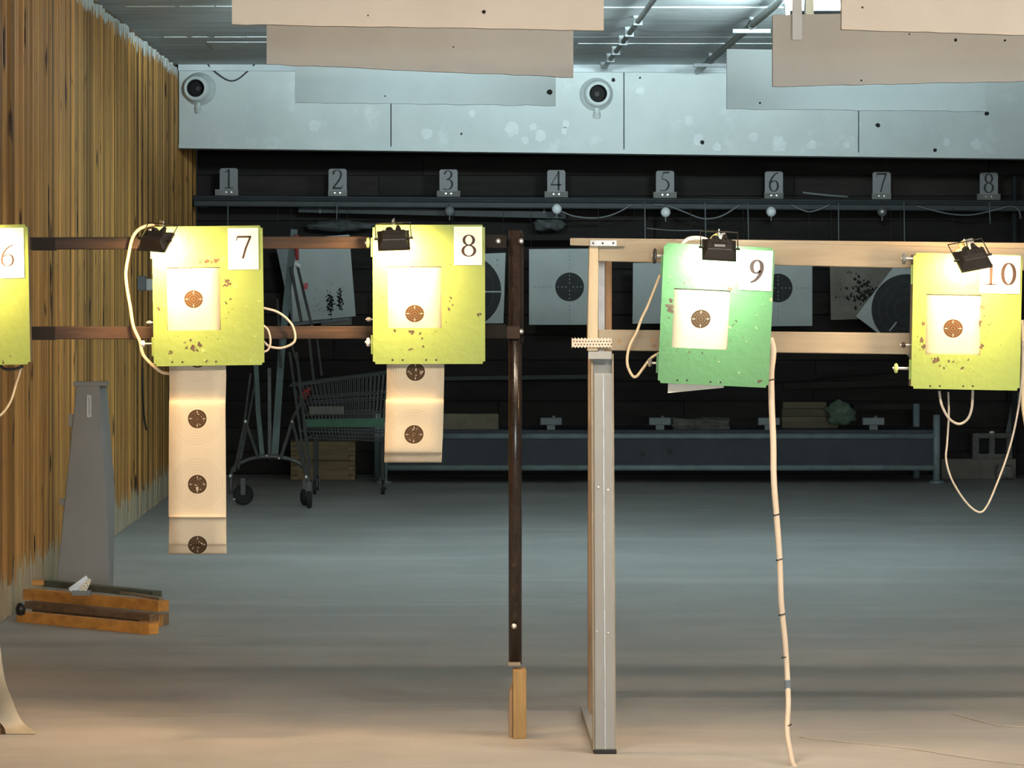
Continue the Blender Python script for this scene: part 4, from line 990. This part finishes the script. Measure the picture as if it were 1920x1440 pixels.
# low bench of pipes with a slate board
DBn = 27.5
t = thing('low_bench', 'low grey pipe bench with a slate board across the far floor', 'bench', tuple(P(1240, 905, DBn)))
zt = P(0,818,DBn).z; zb = P(0,877,DBn).z; xa = P(720,0,DBn).x; xb = P(1756,0,DBn).x
for nm, z in (('top_pipe', zt), ('bottom_pipe', zb)):
    bm = NB(); tube(bm, [(xa, DBn, z), (xb, DBn, z)], .022, 12); obj(nm, bm, M_pipeg, t, smooth=True)
bm = NB(); box(bm, xa+.02, xb-.02, DBn+.005, DBn+.025, zb+.02, zt-.01); obj('front_board', bm, M_slate, t)
bm = NB(); box(bm, xa+.02, xb-.02, DBn+.02, DBn+.75, zt+.02, zt+.045); obj('top_board', bm, M_slate, t)
for x, zz_ in ((xa, P(0,790,DBn).z), (xb, P(0,778,DBn).z)):
    bm = NB(); tube(bm, [(x, DBn, .012), (x, DBn, zz_)], .026, 12); obj('leg', bm, M_pipeg, t, smooth=True)
    bm = NB(); lathe(bm, [(.055,0),(.055,.012),(.03,.02)], Matrix.Translation((x, DBn, 0)), 16); obj('foot_flange', bm, M_pipeg, t)
    bm = NB(); tube(bm, [(x-.06, DBn+.7, .0), (x-.06, DBn+.7, zz_+.06)], .026, 12); obj('leg', bm, M_pipeg, t, smooth=True)
bm = NB()
for px, py, r in ((1255,846,7),(1205,852,5)):
    p = P(px, py, DBn+.005); blob(bm, (p.x, p.z), r*DBn/F, p.y-.001, n=14, jag=.15)
obj('dark_spots', bm, M_tink, t)['kind'] = 'stuff'
zs = zt+.045
def on_bench(px, D): return Vector((P(px,0,D).x, D, zs))
for px, lab in ((1033,'left of the pine frame leg'),(1237,'right of the pine frame leg'),(1441,'hidden partly by the thick cable'),(1637,'near the right bench end')):
    c = on_bench(px, 27.62); t3 = thing('clamp_block', 'grey T shaped clamp block on the bench '+lab, 'clamp', tuple(c), group='clamp blocks on the low bench')
    bm = NB(); box(bm, c.x-.03, c.x+.03, c.y-.03, c.y+.03, zs, zs+.035); obj('stem', bm, mat('clamp_grey',(.20,.225,.235),.5,var=.15), t3)
    bm = NB(); box(bm, c.x-.08, c.x+.08, c.y-.04, c.y+.04, zs+.033, zs+.088); obj('head', bm, mat('clamp_grey',(.2,.2,.2)), t3, bevel=.006)
    bm = NB(); lathe(bm, [(.012,0),(.012,.012)], Matrix.Translation((c.x+.02, c.y, zs+.088)), 8); obj('bolt', bm, M_screw, t3)
def slab(name, px0, px1, D, h, th, z0, m, lab, cat='board'):
    bm = NB(); a, b = P(px0,0,D).x, P(px1,0,D).x; box(bm, a, b, D, D+th, z0, z0+h); return tag(obj(name, bm, m, bevel=.004), lab, cat)
slab('stained_plank', 832, 935, 27.6, .115, .14, zs, mat('stained_board',(.20,.165,.11),.8,var=.3,scale=6,dirt=(.06,.05,.05),dirt_amt=.60,dirt_scale=6), 'pale stained plank on the bench under box eight')
bm = NB(); a = P(1262,0,27.66).x; c = P(1368,0,27.66).x; box(bm, a, c, 27.66, 27.9, zs, zs+.07); bmesh.ops.subdivide_edges(bm, edges=bm.edges[:], cuts=4, use_grid_fill=True)
for v in bm.verts:
    if v.co.z > zs+.01: v.co += Vector((random.uniform(-.012,.012), random.uniform(-.01,.01), random.uniform(-.012,.012)))
tag(obj('rough_stone_bar', bm, M_conc), 'rough dark stone bar lying on the bench behind the pale cable', 'stone')
zz = zs
for i, (a, b, h) in enumerate(((1466,1572,.085),(1466,1560,.055),(1468,1550,.05))):
    slab('stacked_plank', a, b, 27.9+.02*i, h, .2, zz, mat('stack_wood',(.13,.105,.065),.8,var=.3,scale=4,stretch=(.7,6,6),tone=.2), '%s plank of the stack on the bench right of the green box' % ('bottom','middle','top')[i]); zz += h + .001
rag('green_rag', Vector((P(1577,0,27.75).x, 27.75, zs+.12)), (.11,.06,.092), M_grag, 'mossy green rag heaped beside the plank stack', 4)
for i, (x0_, y0_, x1_, y1_) in enumerate(((1440,712,1700,690),(1470,724,1760,716))):
    t4 = thing('leaning_lath', ('upper','lower')[i]+' dark lath nailed across the far wall behind box ten', 'lath', tuple(P(x0_, y0_, YF-.04)))
    bm = NB(); beam(bm, P(x0_, y0_, YF-.055), P(x1_, y1_, YF-.055), .03, .045); obj('lath', bm, M_plank, t4)
bm = NB(); beam(bm, P(822,710,YF-.055), P(1110,706,YF-.055), .03, .03); tag(obj('wall_batten', bm, M_rail), 'thin grey batten on the far wall behind the black pipe', 'batten')

# right end: hollow block, sack, plank, strut
Dk = 28.05
slab('floor_plank', 1765, 1905, Dk, .15, .10, 0, mat('pale_dusty_plank',(.17,.15,.12),.85,var=.25,scale=6), 'pale dusty plank on the floor right of the bench')
t = thing('hollow_block', 'concrete hollow block standing on the dusty plank', 'block', (P(1860,0,Dk).x, Dk, .15))
bm = NB(); s = Dk/F; a, b = P(1824,0,Dk).x, P(1898,0,Dk).x; wd = b-a; zt_ = .15+.19
xs = [a, a+wd*.16, a+wd*.42, a+wd*.56, a+wd*.86, b]; z0_, z1_ = .151, zt_
for i in (0, 2, 4): box(bm, xs[i], xs[i+1], Dk+.005, Dk+.095, z0_, z1_)
for i in (1, 3): box(bm, xs[i], xs[i+1], Dk+.005, Dk+.095, z0_, z0_+.035); box(bm, xs[i], xs[i+1], Dk+.005, Dk+.095, z1_-.035, z1_)
obj('body', bm, M_conc, t); bm = NB(); box(bm, a, b, Dk+.095, Dk+.099, z0_, z1_); obj('back_face', bm, M_hole, t)
bm = NB(); lathe(bm, [(.02,0),(.02,.012),(.01,.018)], Matrix.Translation((a+wd*.5, Dk+.03, zt_)), 8); obj('white_nub', bm, M_white, t)
rag('paper_bag', Vector((P(1886,0,27.9).x, 27.92, .06)), (.07,.05,.055), mat('grey_bag',(.22,.21,.19),.85,bump=.4), 'crumpled pale bag in front of the hollow block', 11)
bm = NB(); beam(bm, Vector((P(1884,0,28.2).x, 28.35, 0)), Vector((P(1918,0,28.4).x, YF-.06, .62)), .06, .04); tag(obj('leaning_strut', bm, M_dull), 'grey strut leaning on the far wall at the right edge', 'strut')
slab('dark_beam', 1600, 1760, 28.3, .045, .15, P(0,768,28.3).z, M_plank, 'dark beam laid behind the bench at the right', 'beam')

# ochre crate by the far wall
Dc = 27.9; zc1 = .29; a, b = P(545,0,Dc).x, P(666,0,Dc).x
t = thing('wooden_crate', 'ochre wooden crate on the floor beside the bench', 'crate', ((a+b)/2, Dc, 0))
for i in range(2):
    z0_ = i*.145+.002; bm = NB(); box(bm, a+.05, b-.05, Dc, Dc+.02, z0_, z0_+.14); obj('front_board', bm, M_crate, t, bevel=.003)
    for e, sg in ((a, 1), (b, -1)):
        for k in range(4):
            bm = NB(); box(bm, *(sorted((e, e+sg*.052))), Dc-.001*(k % 2), Dc+.02, z0_+k*.035, z0_+k*.035+(.033 if k % 2 else .030)); obj('finger_joint', bm, M_crate if k % 2 else M_brownw, t)
bm = NB(); box(bm, a, a+.02, Dc+.02, Dc+.4, 0, zc1); box(bm, b-.02, b, Dc+.02, Dc+.4, 0, zc1); box(bm, a, b, Dc+.38, Dc+.4, 0, zc1); box(bm, a, b, Dc+.02, Dc+.4, 0, .02); obj('box_shell', bm, M_crate, t)
bm = NB(); box(bm, a+.001, b-.001, Dc-.004, Dc+.4, zc1, zc1+.012); obj('lid', bm, mat('dark_lid',(.07,.07,.055),.8), t)

# wire shopping cart
Dk = 26.0
t = thing('shopping_cart', 'wire basket shopping cart with green band in the dark left corner', 'cart', (P(640,0,Dk).x, Dk, 0))
def wires(D, par):
    bm = NB()
    for (x0_, y0_, x1_, y1_, r) in ((545,723,736,698,.009),(575,747,734,736,.006),(572,757,734,748,.005),(572,778,732,773,.006),(565,808,722,812,.006),(580,821,720,827,.006)):
        q = Dk; a, b = P(x0_, y0_, Dk), P(x1_, y1_, Dk); a.y = b.y = D; tube(bm, [a, b], r, 6)
    obj('rim_wires', bm, M_wire, par); bm = NB()
    for k in range(24):
        f = k/23; a, b = P(552+f*182, 722-f*24, Dk), P(584+f*136, 821+f*6, Dk); a.y = b.y = D; tube(bm, [a, b], .0025, 4)
    obj('basket_wires', bm, M_wire, par)['kind'] = 'stuff'
wires(Dk, t); wires(Dk+.5, t)
bm = NB()
for (x, y) in ((545,723),(736,698),(580,821),(720,827)):
    a = P(x, y, Dk); tube(bm, [a, a+Vector((0,.5,0))], .008, 6)
obj('cross_bars', bm, M_wire, t)
bm = NB(); pbox(bm, [(570,786),(722,784),(718,801),(573,801)], Dk-.012, Dk-.008); obj('green_band', bm, mat('green_band',(.045,.13,.075),.6), t)
bm = NB(); prect(bm, 580, 645, 762, 777, Dk-.012, Dk-.009); obj('advert_panel', bm, M_tgtd, t)
bm = NB(); tube(bm, [P(566,748,Dk-.02), P(576,733,Dk-.02)], .024, 8); tube(bm, [P(576,733,Dk-.02), P(576,733,Dk-.02)+Vector((0,.5,0))], .014, 8); obj('handle', bm, M_red, t, smooth=True)
bm = NB()
for px in (590, 718):
    for dy in (0, .5):
        a = P(px, 823, Dk); a.y = Dk+dy; tube(bm, [a, Vector((a.x, a.y, .10))], .010, 6)
obj('leg_tubes', bm, M_wire, t)
for px in (590, 718):
    for dy in (0, .5):
        c = Vector((P(px,0,Dk).x, Dk+dy, .05)); bm = NB(); lathe(bm, [(.02,-.012),(.05,-.012),(.05,.012),(.02,.012)], Matrix.Translation(c) @ Matrix.Rotation(R(90),4,'Y'), 16); obj('wheel', bm, M_rub, t)
        bm = NB(); box(bm, c.x-.018, c.x-.014, c.y-.012, c.y+.012, .05, .115); box(bm, c.x+.014, c.x+.018, c.y-.012, c.y+.012, .05, .115); obj('fork', bm, M_wire, t)

# folded trolley
Dy = floor_D(953)
t = thing('folded_trolley', 'folded tube trolley with casters standing before the shopping cart', 'trolley', (P(510,0,Dy).x, Dy, 0))
def Z(px, py, d=0): return P(px, py, Dy+d)
bm = NB(); tube(bm, [Z(433,925), Z(433,893), Z(441,874), Z(478,858), Z(525,857), Z(562,869), Z(577,892), Z(579,925)], .013, 8, 4); obj('arch', bm, M_wire, t, smooth=True)
def bar(pts, wd, m, name='bar', d=0):
    bm = NB()
    for a, b in zip(pts, pts[1:]): beam(bm, Z(*a, d), Z(*b, d), wd, .012)
    obj(name, bm, m, t)
bar([(478,640),(484,770),(492,856)], .030, M_cartg, 'upright', .02); bar([(552,430),(540,540),(528,660),(515,857)], .045, M_cartg, 'upright', .05)
bar([(505,690),(506,860)], .022, M_cartm, 'upright', .12)
for pts, r in (([(460,790),(484,858)],.010),([(460,790),(439,885)],.010),([(548,790),(526,860)],.012),([(548,790),(573,890)],.009),([(543,660),(573,885)],.009),([(556,660),(580,892)],.008),([(566,745),(583,880)],.006),([(575,735),(545,792)],.009),
               ([(546,500),(553,540),(565,604)],.011),([(558,500),(572,560),(585,612)],.010),([(545,640),(560,690),(566,745)],.007),([(577,610),(588,712)],.010),([(592,615),(603,704)],.008),([(520,560),(527,690)],.008),([(470,700),(447,880)],.007),([(478,720),(452,860)],.006)):
    bm = NB(); tube(bm, [Z(*p, -.02) for p in pts], r, 6); obj('rod', bm, M_cartm, t)
bm = NB(); tube(bm, [Z(556,440,-.03), Z(557,488,-.03)], .012, 8); obj('red_grip', bm, M_red, t)
bm = NB(); tube(bm, [Z(553,494,-.04), Z(563,500,-.04)], .013, 8); obj('collar', bm, M_white, t)
bm = NB(); pbox(bm, [(569,531),(578,531),(576,543),(570,542)], Dy-.05, Dy-.03); obj('red_tag', bm, M_red, t)
for px, py, r in ((460,790,3.6),(548,791,3),(574,894,4.2),(432,892,3.8),(523,859,2.6),(500,854,2),(439,936,2.6)):
    bm = NB(); lathe(bm, [(r*Dy/F,0),(r*Dy/F,.008),(r*.4*Dy/F,.014)], toward(Z(px,py,-.035)), 10); obj('bolt', bm, M_screw, t)
for px, d, rot, rr in ((580,.0,88,.062),(456,.35,15,.068),(572,.30,70,.06)):
    c = P(px, 0, Dy+d); c.z = rr; bm = NB()
    lathe(bm, [(.02,-.016),(rr*.85,-.016),(rr,-.008),(rr,.008),(rr*.85,.016),(.02,.016)], Matrix.Translation(c) @ Matrix.Rotation(R(rot),4,'Z') @ Matrix.Rotation(R(90),4,'X'), 20); wh = obj('caster_wheel', bm, M_rub, t, smooth=False)
    bm = NB(); beam(bm, c+Vector((.0,-.03,.0)), c+Vector((0,-.03,.11)), .03, .006); obj('caster_fork', bm, M_cartm, t)
